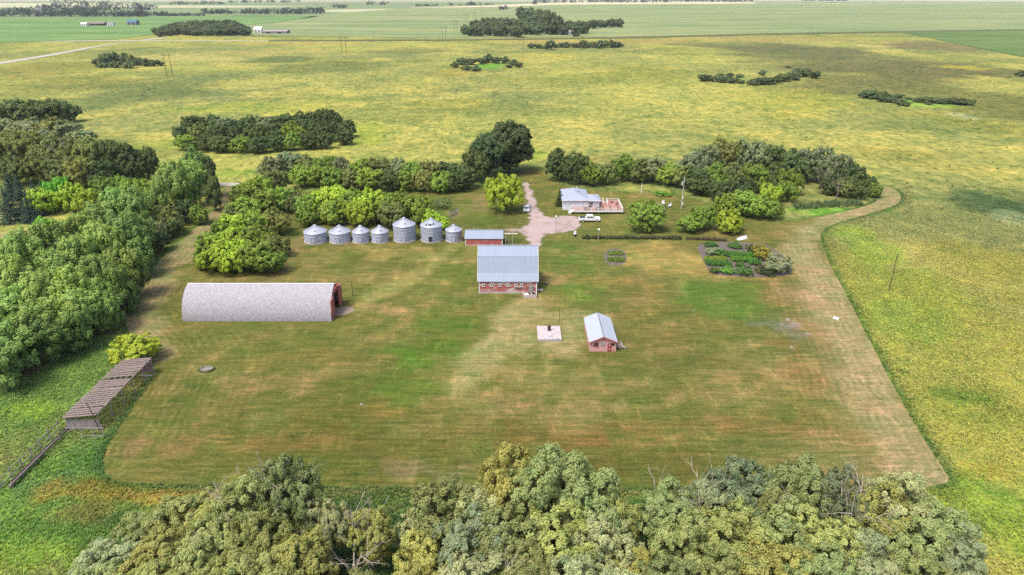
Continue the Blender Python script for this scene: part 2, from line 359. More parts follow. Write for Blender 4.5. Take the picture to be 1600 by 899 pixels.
GREEN, TAN, BRN = (88, 124, 48), (182, 166, 116), (146, 116, 68)
LAWN_BLOBS = [
    (560, 630, 330, 70, (100, 108, 48), .7), (690, 560, 95, 62, (84, 120, 46), .9), (660, 560, 60, 24, (66, 124, 42), .75), (700, 500, 55, 50, (92, 116, 48), .7), (715, 420, 60, 40, (104, 122, 52), .7),
    (1150, 470, 75, 42, (86, 128, 52), .85), (1180, 505, 60, 25, (96, 122, 58), .6), (905, 452, 62, 26, (104, 130, 56), .85), (880, 400, 36, 32, (96, 124, 52), .8), (1330, 585, 26, 18, (98, 110, 58), .8), (1060, 560, 50, 50, (112, 108, 56), .5),
    (430, 420, 60, 60, (104, 112, 54), .5), (600, 392, 160, 10, (104, 116, 50), .8), (250, 600, 40, 60, (108, 112, 54), .6), (620, 700, 330, 46, (104, 100, 46), .7), (450, 735, 260, 26, (98, 104, 46), .7), (1200, 700, 180, 50, (104, 106, 50), .6), (1000, 730, 200, 26, (100, 98, 46), .7),
    (880, 725, 120, 20, (106, 100, 48), .6), (1210, 640, 60, 50, (112, 112, 56), .6), (1220, 510, 36, 16, (128, 124, 104), .7),
    (830, 505, 120, 44, TAN, .55), (800, 545, 80, 20, TAN, .7), (900, 600, 130, 30, (160, 140, 86), .6), (860, 640, 150, 20, (160, 134, 88), .6), (730, 600, 70, 40, (158, 138, 82), .6), (770, 625, 60, 18, (168, 130, 86), .6),
    (430, 600, 100, 26, (156, 128, 80), .75), (340, 640, 90, 22, (150, 122, 74), .5), (250, 700, 80, 22, (156, 120, 80), .75), (330, 680, 70, 16, (152, 118, 72), .6), (600, 482, 44, 15, (178, 140, 92), .9), (560, 505, 70, 16, (160, 134, 78), .6), (470, 560, 120, 26, (138, 124, 64), .5),
    (640, 398, 110, 14, (164, 146, 84), .8), (640, 440, 80, 18, (156, 138, 78), .7), (500, 400, 50, 14, (156, 136, 78), .6), (450, 440, 40, 20, (158, 134, 80), .6), (520, 440, 60, 12, (150, 132, 74), .5),
    (1050, 405, 78, 28, (180, 154, 88), .85), (940, 385, 50, 18, (136, 128, 64), .5), (1080, 425, 90, 10, (186, 148, 84), .8), (960, 440, 60, 10, (176, 142, 80), .5), (1020, 500, 60, 60, (142, 122, 66), .5),
    (1300, 420, 50, 50, (158, 134, 88), .6), (1300, 480, 50, 60, (160, 140, 98), .7), (1340, 540, 44, 50, (166, 146, 106), .75), (1240, 480, 40, 60, (166, 128, 80), .5), (1270, 590, 70, 60, (166, 124, 78), .6), (1380, 620, 36, 60, (170, 142, 98), .7),
    (1180, 570, 90, 30, (166, 142, 90), .6), (1130, 620, 110, 26, (156, 132, 82), .6), (1350, 690, 80, 36, (160, 124, 78), .65), (1420, 735, 56, 18, (186, 156, 120), .8), (1470, 750, 14, 12, (206, 176, 144), .9), (1300, 740, 110, 16, (140, 122, 76), .6),
    (960, 670, 170, 22, (142, 112, 62), .6), (1180, 660, 90, 18, (150, 112, 66), .55), (860, 690, 100, 18, (150, 104, 60), .5), (560, 650, 120, 20, (136, 110, 56), .4), (660, 738, 60, 12, (136, 124, 88), .6), (430, 690, 90, 20, (140, 112, 60), .5), (760, 570, 90, 16, (164, 144, 86), .5),
    (220, 470, 30, 40, (150, 134, 86), .7), (265, 410, 24, 40, (146, 130, 86), .7), (310, 360, 24, 26, (150, 132, 96), .8), (345, 310, 14, 20, (156, 138, 116), .8), (232, 520, 30, 20, (138, 126, 70), .6),
    (1390, 305, 20, 14, (180, 138, 100), .9), (1330, 338, 50, 10, (158, 134, 66), .8), (1262, 366, 30, 20, (160, 142, 90), .6), (1240, 350, 40, 10, (126, 122, 60), .6), (1250, 400, 34, 30, (132, 128, 62), .5),
    (960, 310, 90, 14, (134, 126, 64), .7), (1020, 300, 60, 8, (160, 136, 88), .6), (700, 330, 90, 24, (96, 122, 50), .7), (745, 320, 20, 16, (140, 122, 78), .8), (960, 350, 70, 14, (106, 118, 52), .6), (990, 345, 30, 8, (88, 134, 48), .7), (845, 275, 22, 14, (142, 132, 66), .7), (1030, 385, 80, 8, (140, 124, 70), .5), (830, 470, 60, 10, (140, 130, 70), .6),
    (1225, 503, 20, 10, (140, 132, 120), .7), (1248, 525, 18, 10, (136, 130, 104), .6), (452, 400, 16, 60, (160, 132, 92), .6), (1175, 430, 90, 8, (176, 142, 84), .6), (860, 435, 22, 8, (186, 148, 96), .8), (980, 540, 22, 14, (170, 134, 84), .6), (740, 460, 30, 10, (150, 136, 84), .5),
]
def lawn_col(X, Y):
    c = np.tile(np.array(C(114, 116, 58)), (len(X), 1))
    for i, s in enumerate(LAWN_BLOBS): c = blob(X, Y, c, s, 100 + i)
    n = fbm(X, Y, 22, 5, 5)[:, None]; c = c * (0.86 + .28 * n)
    n2 = sstep(.55, .72, fbm(X, Y * 1.6, 9, 77, 5))[:, None]; c = c * (1 - n2 * .35) + np.array(C(168, 140, 88)) * n2 * .35
    n3 = sstep(.55, .72, fbm(X, Y * 1.4, 12, 99, 5))[:, None]; c = c * (1 - n3 * .35) + np.array(C(92, 108, 44)) * n3 * .35
    for pts, wd, col_, st_ in (([(354, 292), (346, 305), (318, 345), (276, 395), (240, 438), (216, 485), (212, 520), (236, 545)], 5.5, (168, 150, 104), .85),
                         ([(1380, 292), (1394, 305), (1388, 318), (1345, 333), (1290, 347), (1256, 362), (1262, 400), (1290, 450), (1325, 520), (1360, 590), (1398, 660), (1432, 716), (1455, 745)], 6.0, (174, 158, 112), .75),
                         ([(724, 372), (700, 395), (660, 425), (600, 452), (555, 484)], 3.0, (168, 156, 92), .6), ([(830, 470), (790, 520), (760, 560), (720, 600)], 5, (172, 156, 104), .6)):
        e_ = seg_dist(X, Y, [G(*p) for p in pts], False); m_ = sstep(wd, wd * .35, e_ + (fbm(X, Y, 7, 71, 6) - .5) * wd * 2.2)[:, None] * st_
        c = c * (1 - m_) + np.array(C(*col_)) * m_
    e = seg_dist(X, Y, LAWN)
    # hay laid along the mown east edge
    k = np.exp(-((e - 6) / 5) ** 2) * sstep(20, 60, X) * sstep(175, 150, Y) * .5
    c = c * (1 - k[:, None]) + np.array(C(176, 148, 104)) * k[:, None]
    c[:, 0] = c[:, 1] + (c[:, 0] - c[:, 1]) * .72
    return c * np.array([.88, .88, .90]), {"edge": e}
GROUND_BLOBS = [
    (1500, 560, 330, 260, (164, 160, 72), .9), (1450, 450, 110, 60, (146, 156, 62), .6), (1420, 500, 100, 40, (132, 154, 60), .6), (1560, 650, 120, 60, (132, 140, 56), .55), (1500, 620, 60, 20, (92, 128, 44), .6), (1560, 420, 100, 60, (148, 146, 58), .6), (1430, 690, 60, 30, (140, 142, 62), .5), (1560, 800, 110, 90, (134, 158, 54), .8), (1545, 740, 60, 20, (168, 156, 58), .6),
    (1545, 312, 90, 26, (84, 104, 62), 1), (1570, 325, 80, 22, (80, 100, 60), 1), (1590, 340, 50, 14, (150, 158, 120), .6), (1300, 330, 90, 8, (104, 160, 50), .8), (1360, 390, 60, 50, (146, 168, 56), .6), (1320, 400, 30, 60, (150, 150, 70), .4),
    (90, 620, 190, 110, (112, 142, 66), 1), (60, 800, 230, 140, (114, 146, 64), 1), (140, 590, 60, 40, (112, 140, 66), .6), (60, 640, 60, 22, (150, 176, 58), .7), (40, 870, 90, 40, (146, 170, 60), .7), (160, 700, 50, 40, (92, 132, 60), .7), (70, 760, 60, 26, (88, 132, 80), .6),
    (150, 770, 110, 26, (158, 142, 62), .85), (280, 780, 110, 14, (168, 140, 66), .8), (140, 800, 60, 24, (150, 134, 70), .6), (700, 785, 420, 16, (96, 122, 56), .9), (1100, 790, 330, 20, (84, 124, 58), .9), (1000, 850, 500, 80, (66, 98, 50), .9), (500, 850, 400, 80, (70, 100, 52), .9), (210, 860, 60, 40, (110, 140, 64), .6), (230, 640, 24, 60, (140, 144, 66), .6),
    (40, 580, 30, 16, (140, 112, 90), .9), (100, 450, 150, 120, (84, 92, 50), .8), (60, 250, 200, 60, (92, 100, 54), .7), (480, 270, 80, 20, (150, 156, 62), .6), (360, 270, 60, 10, (146, 160, 66), .8), (20, 368, 30, 8, (150, 134, 104), .9), (222, 330, 20, 10, (150, 136, 98), .8),
    (820, 238, 40, 16, (160, 172, 62), .7), (940, 248, 50, 8, (150, 140, 78), .7),
    (250, 140, 130, 28, (112, 120, 70), .95), (120, 130, 100, 20, (124, 124, 62), .7), (330, 118, 90, 10, (122, 130, 78), .7), (60, 110, 120, 26, (136, 130, 66), .7), (520, 105, 100, 12, (114, 120, 68), .85), (430, 95, 60, 9, (108, 116, 66), .9), (640, 80, 90, 7, (120, 122, 70), .7), (700, 165, 90, 14, (140, 140, 66), .6), (480, 170, 90, 16, (176, 170, 80), .6), (260, 90, 160, 7, (196, 178, 110), .6), (420, 82, 120, 6, (176, 158, 96), .6),
    (350, 170, 120, 12, (150, 158, 66), .6), (570, 205, 60, 24, (152, 166, 62), .6), (1000, 110, 90, 14, (138, 138, 62), .6), (1060, 78, 60, 7, (136, 136, 68), .6), (900, 125, 110, 10, (130, 134, 64), .6), (850, 90, 60, 10, (188, 170, 84), .5), (700, 115, 40, 8, (164, 148, 76), .7),
    (1240, 80, 170, 18, (108, 108, 70), 1), (1400, 105, 200, 28, (112, 108, 68), 1), (1330, 132, 140, 20, (118, 114, 68), .9), (1560, 160, 120, 44, (116, 116, 62), .95), (1520, 190, 90, 30, (140, 136, 62), .6), (1450, 70, 110, 10, (128, 112, 78), .8), (1240, 62, 110, 6, (170, 150, 90), .6), (1390, 80, 40, 5, (192, 176, 96), .8), (1500, 105, 50, 5, (186, 170, 66), .8), (1370, 72, 40, 4, (196, 180, 110), .8), (1545, 122, 34, 5, (196, 184, 96), .7), (1450, 165, 60, 6, (150, 176, 74), .8), (1510, 182, 26, 6, (176, 180, 140), .6), (1150, 60, 90, 5, (168, 146, 92), .6),
    (1150, 124, 26, 5, (122, 150, 70), .8), (1450, 158, 70, 5, (132, 164, 76), .9), (768, 103, 24, 6, (108, 160, 62), 1), (1260, 160, 120, 30, (172, 164, 70), .5), (1480, 260, 80, 16, (176, 160, 84), .6), (1400, 240, 90, 12, (150, 140, 70), .6), (300, 225, 160, 14, (148, 158, 66), .6),
    (870, 66, 100, 4, (182, 152, 92), .7), (480, 68, 130, 4, (176, 152, 90), .6), (1040, 64, 90, 4, (172, 144, 88), .7),
]
def ground_col(X, Y):
    n = sstep(.3, .7, fbm(X, Y, 110, 3, 6))[:, None]
    c = np.array(C(170, 164, 88)) * (1 - n) + np.array(C(138, 140, 84)) * n
    n2 = sstep(.5, .66, fbm(X, Y, 45, 31, 6))[:, None]; c = c * (1 - n2 * .5) + np.array(C(116, 126, 66)) * n2 * .5
    n2 = sstep(.55, .72, fbm(X, Y, 30, 41, 5))[:, None]; c = c * (1 - n2 * .5) + np.array(C(196, 180, 98)) * n2 * .5
    for i, s in enumerate(GROUND_BLOBS): c = blob(X, Y, c, s, 300 + i, 1.5)
    # beyond the section line: pale fields in broad strips
    far = sstep(1080, 1100, Y)[:, None]
    st = fbm(X * .25 + 50, Y, 260, 9, 3)[:, None]
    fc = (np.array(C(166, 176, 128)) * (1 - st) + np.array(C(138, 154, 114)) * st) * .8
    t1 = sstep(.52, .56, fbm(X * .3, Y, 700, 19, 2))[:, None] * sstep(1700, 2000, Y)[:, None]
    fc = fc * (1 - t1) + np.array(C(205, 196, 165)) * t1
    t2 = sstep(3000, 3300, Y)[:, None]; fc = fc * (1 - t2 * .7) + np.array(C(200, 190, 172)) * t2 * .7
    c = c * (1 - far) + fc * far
    e = seg_dist(X[Y < 260], Y[Y < 260], LAWN); k = np.zeros(len(X)); k[Y < 260] = np.exp(-(e / 1.1) ** 2) * .8
    c = c * (1 - k[:, None]) + np.array(C(70, 108, 48)) * k[:, None]  # shadow edge of the tall grass, painted dark green along the lawn outline
    return c
ys = [20.0]
while ys[-1] < 14000: ys.append(ys[-1] + max(2.0, ys[-1] * .012 - .6))
xs = list(np.arange(0, 160, 2.0))
while xs[-1] < 9500: xs.append(xs[-1] + max(2.0, xs[-1] * .025 - 2))
xs = np.array([-x for x in xs[:0:-1]] + xs); ys = np.array([-300, -100, -40, 0] + ys)
GX, GY = np.meshgrid(xs, ys); V = np.stack([GX.ravel(), GY.ravel(), np.zeros(GX.size)], 1)
nx, ny = len(xs), len(ys); I = np.arange(nx * ny).reshape(ny, nx)
F = np.stack([I[:-1, :-1].ravel(), I[:-1, 1:].ravel(), I[1:, 1:].ravel(), I[1:, :-1].ravel()], 1)
GM = ground_mat("meadow_grass", 'meadow'); LM = ground_mat("mown_grass", 'lawn'); CM = ground_mat("crop", 'crop')
tag(link("ground", npmesh("ground", V, F, ground_col(V[:, 0], V[:, 1])), GM), kind='structure')
grid_sheet("lawn", LAWN, 1.4, lawn_col, .006, LM)
def flat_sheet(name, px, z, m, sm=1, world=False, kind='structure'):
    pts = smooth_poly([G(*p) for p in px], sm) if sm else [G(*p) for p in px]
    me = bpy.data.meshes.new(name); me.from_pydata([(p[0], p[1], z) for p in pts], [], [tuple(range(len(pts)))])
    bm = bmesh.new(); bm.from_mesh(me); bmesh.ops.triangulate(bm, faces=bm.faces[:])
    for f in bm.faces:
        if f.normal.z < 0: f.normal_flip()
    bm.to_mesh(me); bm.free(); o = link(name, me, m); tag(o, kind=kind); return o
def crop_sheet(name, px, rgb, z=.3):
    o = flat_sheet(name, px, z, CM, 0); me = o.data
    a = me.color_attributes.new("Col", 'FLOAT_COLOR', 'POINT'); a.data.foreach_set("color", list(C(*rgb) + (1,)) * len(me.vertices))
    return o
crop_sheet("crop_field", [(-40, 29), (200, 27), (400, 24), (500, 26), (440, 34), (300, 48), (235, 55), (180, 62), (-40, 68)], (122, 152, 86))
crop_sheet("crop_field", [(505, 22), (640, 13), (840, 6), (1700, 6), (1700, 44), (1480, 48), (1240, 52), (960, 58), (700, 60), (400, 56), (330, 54), (440, 36)], (150, 160, 106))
crop_sheet("crop_field", [(1410, 51), (1700, 44), (1700, 100), (1590, 88), (1500, 70)], (112, 134, 72))
crop_sheet("stubble_field", [(620, 13), (760, 9), (900, 3), (1180, 4), (1180, 6), (860, 8), (800, 11)], (226, 208, 170), .5)
DRIVE = smooth_poly([G(*p) for p in [(814, 282), (828, 282), (834, 300), (842, 318), (849, 334), (862, 340), (882, 336), (903, 336), (913, 345), (906, 357), (893, 363), (866, 365), (852, 370), (846, 388), (820, 388), (822, 374), (806, 364), (786, 361), (788, 357), (806, 357), (820, 350), (824, 335), (822, 316), (816, 300)]], 2)
def drive_col(X, Y):
    e = seg_dist(X, Y, DRIVE); n = fbm(X, Y, 2.2, 61, 4); m = sstep(.05, .9, e - (n - .42) * 3.2)[:, None]
    g = np.array(C(206, 184, 178, .40)) * (.86 + .28 * fbm(X, Y, 5, 62, 4))[:, None]
    w_ = sstep(.55, .7, fbm(X, Y, 3, 63, 4))[:, None] * .45; g = g * (1 - w_) + np.array(C(170, 142, 128, .36)) * w_
    return g * m + np.array(C(112, 116, 54, .42)) * (1 - m), {}
grid_sheet("driveway", DRIVE, .5, drive_col, .012, mat_col("driveway_gravel"))
flat_sheet("gravel_road", [(-60, 106), (60, 88.5), (150, 72), (235, 60.5), (262, 59), (262, 60), (200, 65.3), (150, 74), (60, 91.5), (-60, 109.5)], .15, M['road'])
flat_sheet("side_road", [(-60, 65.2), (180, 63.2), (420, 63.4), (420, 64), (180, 64.2), (-60, 66.6)], .12, M['road'], 0)
flat_sheet("field_road", [(330, 285.5), (400, 286.5), (400, 291), (330, 290)], .014, M['road'], 0)
flat_sheet("section_track", [(420, 63.2), (700, 62.0), (960, 58.8), (1240, 52.6), (1480, 48.6), (1700, 44.6), (1700, 45.6), (1480, 49.8), (1240, 54.0), (960, 60.6), (700, 64.0), (420, 64.8)], .4, mat("dark_verge", C(98, 104, 62, .5), 1, var=.2, scale=.05), 0)
flat_sheet("garden_soil", [(1088, 384), (1108, 378), (1190, 380), (1215, 392), (1236, 410), (1238, 426), (1222, 433), (1170, 433), (1112, 430), (1104, 418), (1096, 402)], .014, M['soil'])
flat_sheet("garden_soil", [(943, 389), (977, 389), (980, 414), (946, 415)], .014, M['soil'])
flat_sheet("garden_soil", [(704, 325), (716, 324), (716, 338), (700, 340)], .014, M['soil'])
flat_sheet("dirt_apron", [(520, 484), (536, 479), (548, 479), (556, 485), (540, 492), (524, 494)], .012, mat("broken_apron", C(160, 142, 128, .5), 1, var=.4, scale=1.6, bump=.4))

# ------------------------------------------------------------------ foliage
rs = np.random.RandomState(7)
def leaves(centres, rad, per, size, base, rng, up=0.25, elong=1.0, aspect=.55, outc=None, cvar=.22, hvar=.10, flat=.0, zs=1.0):
    """leaf sprays round clump centres -> V, F, colours"""
    N = len(centres); n = N * per
    d = rng.normal(size=(N, per, 3)); d /= np.linalg.norm(d, axis=2, keepdims=True)
    r = (rng.uniform(.25, 1, (N, per, 1)) ** .5) * (rad.reshape(-1, 1, 1) if isinstance(rad, np.ndarray) else rad)
    off = d * r; off[:, :, 2] *= zs
    P = (centres[:, None, :] + off).reshape(-1, 3)
    nrm = d.reshape(-1, 3) * (.85 if outc is None else .5) + rng.normal(size=(n, 3)) * .34 + np.array([0, 0, up])
    if outc is not None: nrm = nrm + np.repeat(outc, per, 0) * .65
    nrm /= np.linalg.norm(nrm, axis=1, keepdims=True)
    a = np.cross(nrm, rng.normal(size=(n, 3))); a /= np.linalg.norm(a, axis=1, keepdims=True); b = np.cross(nrm, a)
    s = size * rng.uniform(.6, 1.25, (n, 1)); a = a * s; b = b * s * aspect
    V = np.stack([P - a, P - b * .9 - a * .1, P + a, P + b * .9 - a * .1], 1).reshape(-1, 3)
    F = np.arange(n * 4).reshape(-1, 4)
    cl = np.repeat(rng.normal(0, 1, (N, 1)), per, 0)
    lv = np.clip(np.exp(cl * cvar * .45 + rng.normal(0, cvar, (n, 1)) * 1.15) , .35, 2.4)
    hu = rng.normal(0, hvar, (n, 1)) + cl * hvar * .5
    c = np.array(base)[None, :] * lv * np.concatenate([1 + hu, np.ones_like(hu), 1 - hu * .5], 1)
    return V, F, np.repeat(np.clip(c, .002, .9), 4, 0)
def merge(parts):
    Vs, Fs, Cs = [], [], []; k = 0
    for V_, F_, C_ in parts: Vs.append(V_); Fs.append(F_ + k); Cs.append(C_); k += len(V_)
    return np.concatenate(Vs), np.concatenate(Fs), np.concatenate(Cs)
def lobes_of(rng, h, r, nl, z0, lr, squash=1.0, top=1.0):
    """lobe centres spread through a crown between z0 and h"""
    L = []; zc = (h + z0) / 2; hz = (h - z0) / 2
    tries = 0
    while len(L) < nl and tries < 4000:
        tries += 1
        p = rng.uniform(-1, 1, 3)
        q = np.linalg.norm(p)
        if q > 1 or q < .45: continue
        rr = lr * rng.uniform(.7, 1.2)
        c = np.array([p[0] * (r - rr * .8), p[1] * (r - rr * .8), zc + p[2] * (hz - rr * .8)])
        if p[2] < 0: c[:2] *= squash
        else: c[:2] *= top + (1 - top) * (1 - p[2])
        if any(np.linalg.norm(c - b[0]) < (rr + b[1]) * .60 for b in L): continue
        L.append((c, rr))
    L.append((np.array([0, 0, zc]), lr * 1.1))
    return L
def clumps_of(rng, L, dens, jit=.12, low=-.75):
    out = []; dirs = []
    for i, (c, rr) in enumerate(L):
        n = int(dens * rr * rr * 4)
        d = rng.normal(size=(n, 3)); d /= np.linalg.norm(d, axis=1, keepdims=True)
        d = d[d[:, 2] > low]
        p = c + d * rr * (1 + rng.normal(0, jit, (len(d), 1)))
        keep = np.ones(len(p), bool)
        for j, (c2, r2) in enumerate(L):
            if j != i: keep &= np.linalg.norm(p - c2, axis=1) > r2 * .82
        out.append(p[keep]); dirs.append(d[keep])
    return np.concatenate(out), np.concatenate(dirs)
def trunk_mesh(name, rng, h, r, L, tr, z0, extra=()):
    mb = MB(); p = Vector((0, 0, -.15)); fork = z0 + (h - z0) * .22
    mid = Vector((rng.uniform(-.2, .2), rng.uniform(-.2, .2), fork * .55)); fk = Vector((rng.uniform(-.3, .3), rng.uniform(-.3, .3), fork))
    mb.tube(p, mid, tr * 1.25, tr * .95, 7); mb.tube(mid, fk, tr * .95, tr * .8, 7)
    for c, rr in L:
        e = Vector(c); m1 = fk.lerp(e, .5) + Vector((rng.uniform(-.3, .3), rng.uniform(-.3, .3), -abs(e.z - fk.z) * .08))
        mb.tube(fk, m1, tr * .5, tr * .3, 5, False); mb.tube(m1, e, tr * .3, tr * .1, 5, False)
        for _ in range(3):
            t = e + Vector(rng.normal(size=3)) * rr * .6; mb.tube(m1.lerp(e, .5), t, tr * .14, tr * .05, 4, False)
    for e in extra:
        dead_limb(mb, rng, fk, Vector(e), tr * .42)
    me = bpy.data.meshes.new(name); me.from_pydata(mb.v, [], mb.f); me.materials.append(M['bark']); return me
def dead_limb(mb, rng, a, b, r, depth=3):
    m1 = a.lerp(b, .5) + Vector(rng.normal(size=3)) * (b - a).length * .09
    mb.tube(a, m1, r, r * .7, 5, False); mb.tube(m1, b, r * .7, r * .35, 5, False)
    if depth:
        L = (b - a).length
        for k in range(3):
            s = m1.lerp(b, rng.uniform(0, .9)); d = ((b - a).normalized() + Vector(rng.normal(size=3)) * .55).normalized()
            dead_limb(mb, rng, s, s + d * L * rng.uniform(.3, .5), r * .4, depth - 1)
PROTO = {}
def species(key, variants, h, r, nl, z0, lr, cr, dens, per, size, tr, squash=.85, top=1.0, up=.25, cvar=.22, zs=1.0, aspect=.55, jit=.12, hvar=.10, low=-.75, seed=1):
    PROTO[key] = []
    for k in range(variants):
        rng = np.random.RandomState(seed * 100 + k)
        L = lobes_of(rng, h, r * rng.uniform(.92, 1.08), nl, z0, lr, squash, top)
        cl, cdir = clumps_of(rng, L, dens, jit, low)
        rad = rng.uniform(.7, 1.25, len(cl)) * cr
        V_, F_, C_ = leaves(cl, rad, per, size, (1, 1, 1), rng, up=up, cvar=cvar, zs=zs, aspect=aspect, hvar=hvar, outc=cdir)
        cm = npmesh(key + "_crown", V_, F_, C_); cm.materials.append(LEAF)
        tm = trunk_mesh(key + "_trunk", rng, h, r, L, tr, z0)
        PROTO[key].append((cm, tm, float(np.percentile(V_[:, 2], 99.3)), float(np.percentile(np.hypot(V_[:, 0], V_[:, 1]), 95))))
species('willow', 6, 11, 5.2, 15, 1.6, 1.7, .50, 3.9, 105, .165, .32, seed=2, cvar=.32, aspect=.5, top=.85, hvar=.12, jit=.12, low=-.45)
species('poplar', 5, 12, 4.0, 16, .4, 1.4, .44, 4.2, 58, .20, .25, top=.75, up=.3, cvar=.28, zs=2.0, seed=3, jit=.18)
species('maple', 5, 7, 4.2, 14, .3, 1.5, .46, 4.3, 58, .20, .2, squash=1.0, seed=4, cvar=.27)
species('elm', 2, 16, 8.2, 26, 1.5, 2.4, .75, 2.5, 85, .30, .5, seed=5, top=.85)
species('bush', 3, 4, 2.8, 8, .1, 1.15, .42, 4.5, 50, .18, .1, squash=1.05, seed=6)
species('fartree', 3, 10, 5.0, 10, .3, 2.0, .85, 1.7, 34, .46, .25, seed=7, cvar=.22)
species('farbush', 2, 5, 3.6, 7, .0, 1.5, .7, 1.9, 30, .40, .1, squash=1.1, seed=8, cvar=.22)
# spruce: whorls of drooping boughs
def spruce(k):
    rng = np.random.RandomState(900 + k); h = 11.0; pts = []; rad = []
    z = .5
    while z < h:
        t = 1 - z / h; R_ = 2.7 * t + .12; n = max(4, int(5 + 22 * t))
        for i in range(n):
            a = rng.uniform(0, 6.283)
            for q in np.linspace(.35, 1, 1 + int(3 * t + .6)):
                rr = R_ * q * rng.uniform(.9, 1.08); pts.append((rr * math.cos(a), rr * math.sin(a), z - rr * .22 + rng.uniform(-.1, .1))); rad.append(.34 * (.6 + t * .5))
        z += .52
    V_, F_, C_ = leaves(np.array(pts), np.array(rad), 14, .17, (1, 1, 1), rng, up=.3, cvar=.2, aspect=.4, zs=.6)
    cm = npmesh("spruce_crown", V_, F_, C_); cm.materials.append(LEAF)
    mb = MB(); mb.tube((0, 0, -.1), (0, 0, h * .97), .2, .03, 7)
    me = bpy.data.meshes.new("spruce_trunk"); me.from_pydata(mb.v, [], mb.f); me.materials.append(M['bark']); return (cm, me, h, 2.7)
PROTO['spruce'] = [spruce(k) for k in range(2)]
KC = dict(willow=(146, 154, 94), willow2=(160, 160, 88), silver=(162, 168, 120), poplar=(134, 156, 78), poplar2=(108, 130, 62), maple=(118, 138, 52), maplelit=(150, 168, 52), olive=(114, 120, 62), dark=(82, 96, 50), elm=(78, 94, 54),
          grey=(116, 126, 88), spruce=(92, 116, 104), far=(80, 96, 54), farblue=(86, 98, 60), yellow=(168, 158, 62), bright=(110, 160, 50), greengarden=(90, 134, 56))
rj = random.Random(11)
NTREE = [0]
def plant(kind, loc, h, r, colk, label, cat, name, group=None, kk=.8):
    P = PROTO[kind]; cm, tm, ph, pr = P[NTREE[0] % len(P)]; NTREE[0] += 1
    if kind == 'maple': h, r = h * 1.06, r * 1.05
    if kind == 'poplar': h, r = h * rj.uniform(.94, 1.16), r * .93
    if kind == 'willow': r *= .90
    kk = kk * {'maple': 1.55, 'poplar': 1.4, 'elm': 1.5, 'fartree': 1.5, 'farbush': 1.5, 'willow': 1.22}.get(kind, 1)
    if kind == 'bush': h, r = h * 1.15, r * 1.2
    o = empty(name, (loc.x, loc.y, 0), rj.uniform(0, 6.28))
    sxy = r / pr; o.scale = (sxy * rj.uniform(.93, 1.07), sxy * rj.uniform(.93, 1.07), h / ph)
    tag(o, label, cat, group)
    c = link("crown" if cat != 'shrub' else "foliage", cm, None, o)
    a = C(*KC[colk], kk); v = rj.uniform(.78, 1.24); hu = rj.uniform(-.09, .09)
    c.color = (a[0] * v * (1 + hu), a[1] * v, a[2] * v * (1 - hu), 1)
    link("trunk" if cat != 'shrub' else "stem", tm, None, o)
    return o
ORD = "first second third fourth fifth sixth seventh eighth ninth tenth eleventh twelfth thirteenth fourteenth fifteenth sixteenth seventeenth eighteenth nineteenth twentieth".split()
def ordn(i):
    if i < 20: return ORD[i]
    return ("twenty-" if i < 29 else "thirty-") + ORD[(i - 19) % 10 - 1] if (i - 19) % 10 else "thirtieth"
def row(kind, tops, colk, desc, where, name='tree', cat='tree', group=None, h=None, r=None, kk=.8):
    """tops: (px, py of the crown's top, height, radius[, colour])"""
    tops = sorted(tops, key=lambda t: t[0])
    for i, t in enumerate(tops):
        px, py = t[0], t[1]; hh = t[2] if len(t) > 2 else h; rr = t[3] if len(t) > 3 else r; ck = t[4] if len(t) > 4 else colk
        g = G(px, py, hh * .97)
        plant(kind, g, hh, rr, ck, "%s, %s %s" % (desc, ordn(i), where), cat, name, group, kk)

# willows along the near edge (three rows)
row('willow', [(222, 812, 6, 3.6), (268, 792, 8, 4.4), (330, 785, 8, 4.2, 'willow2'), (385, 757, 11, 4.6), (452, 728, 13, 4.2), (503, 790, 9, 3.2, 'silver'), (578, 804, 8, 2.8, 'willow2'), (648, 806, 6.5, 2.6, 'silver'), (700, 762, 10.5, 5.0), (745, 775, 10, 4.0, 'silver'), (800, 716, 13, 4.4, 'willow2'),
               (862, 716, 13.5, 5.4), (925, 750, 12, 4.4), (966, 778, 9.5, 3.0, 'willow2'), (1045, 768, 9.5, 4.2), (1108, 762, 10, 4.0, 'silver'), (1165, 738, 11.5, 4.6, 'grey'), (1215, 768, 10, 3.6), (1262, 735, 12, 4.4), (1318, 745, 11.5, 4.2, 'grey'), (1372, 765, 10.5, 3.8, 'willow2'), (1418, 752, 11, 4.6, 'silver'), (1465, 785, 9, 4.2), (1492, 815, 7, 3.6, 'silver')],
    'willow', 'tall silvery willow along the mown yard', 'from corral end, front row', 'willow_tree', 'willow', 'willows in the row along the yard')
row('willow', [(160, 862, 6.5, 3.6, 'silver'), (250, 850, 8, 4.4, 'willow2'), (320, 835, 9, 4.4), (395, 818, 10, 4.4, 'willow2'), (466, 838, 9.5, 4.2, 'willow2'), (660, 848, 8.5, 3.6, 'willow2'), (735, 820, 10, 5.0, 'silver'), (800, 815, 10.5, 4.6), (870, 808, 10.5, 4.8, 'willow2'), (940, 816, 10, 4.2, 'silver'),
               (985, 868, 7.5, 3.0, 'willow2'), (1075, 820, 9.5, 4.2), (1150, 805, 10, 4.6, 'willow2'), (1225, 800, 10, 4.6), (1290, 812, 10, 4.6, 'willow2'), (1350, 835, 9, 4.0, 'silver'), (1430, 822, 9, 4.2), (1485, 850, 7.5, 3.8, 'silver')],
    'willow', 'willow behind the front willow row', 'from the corral end', 'willow_tree', 'willow', 'willows in the row along the yard')
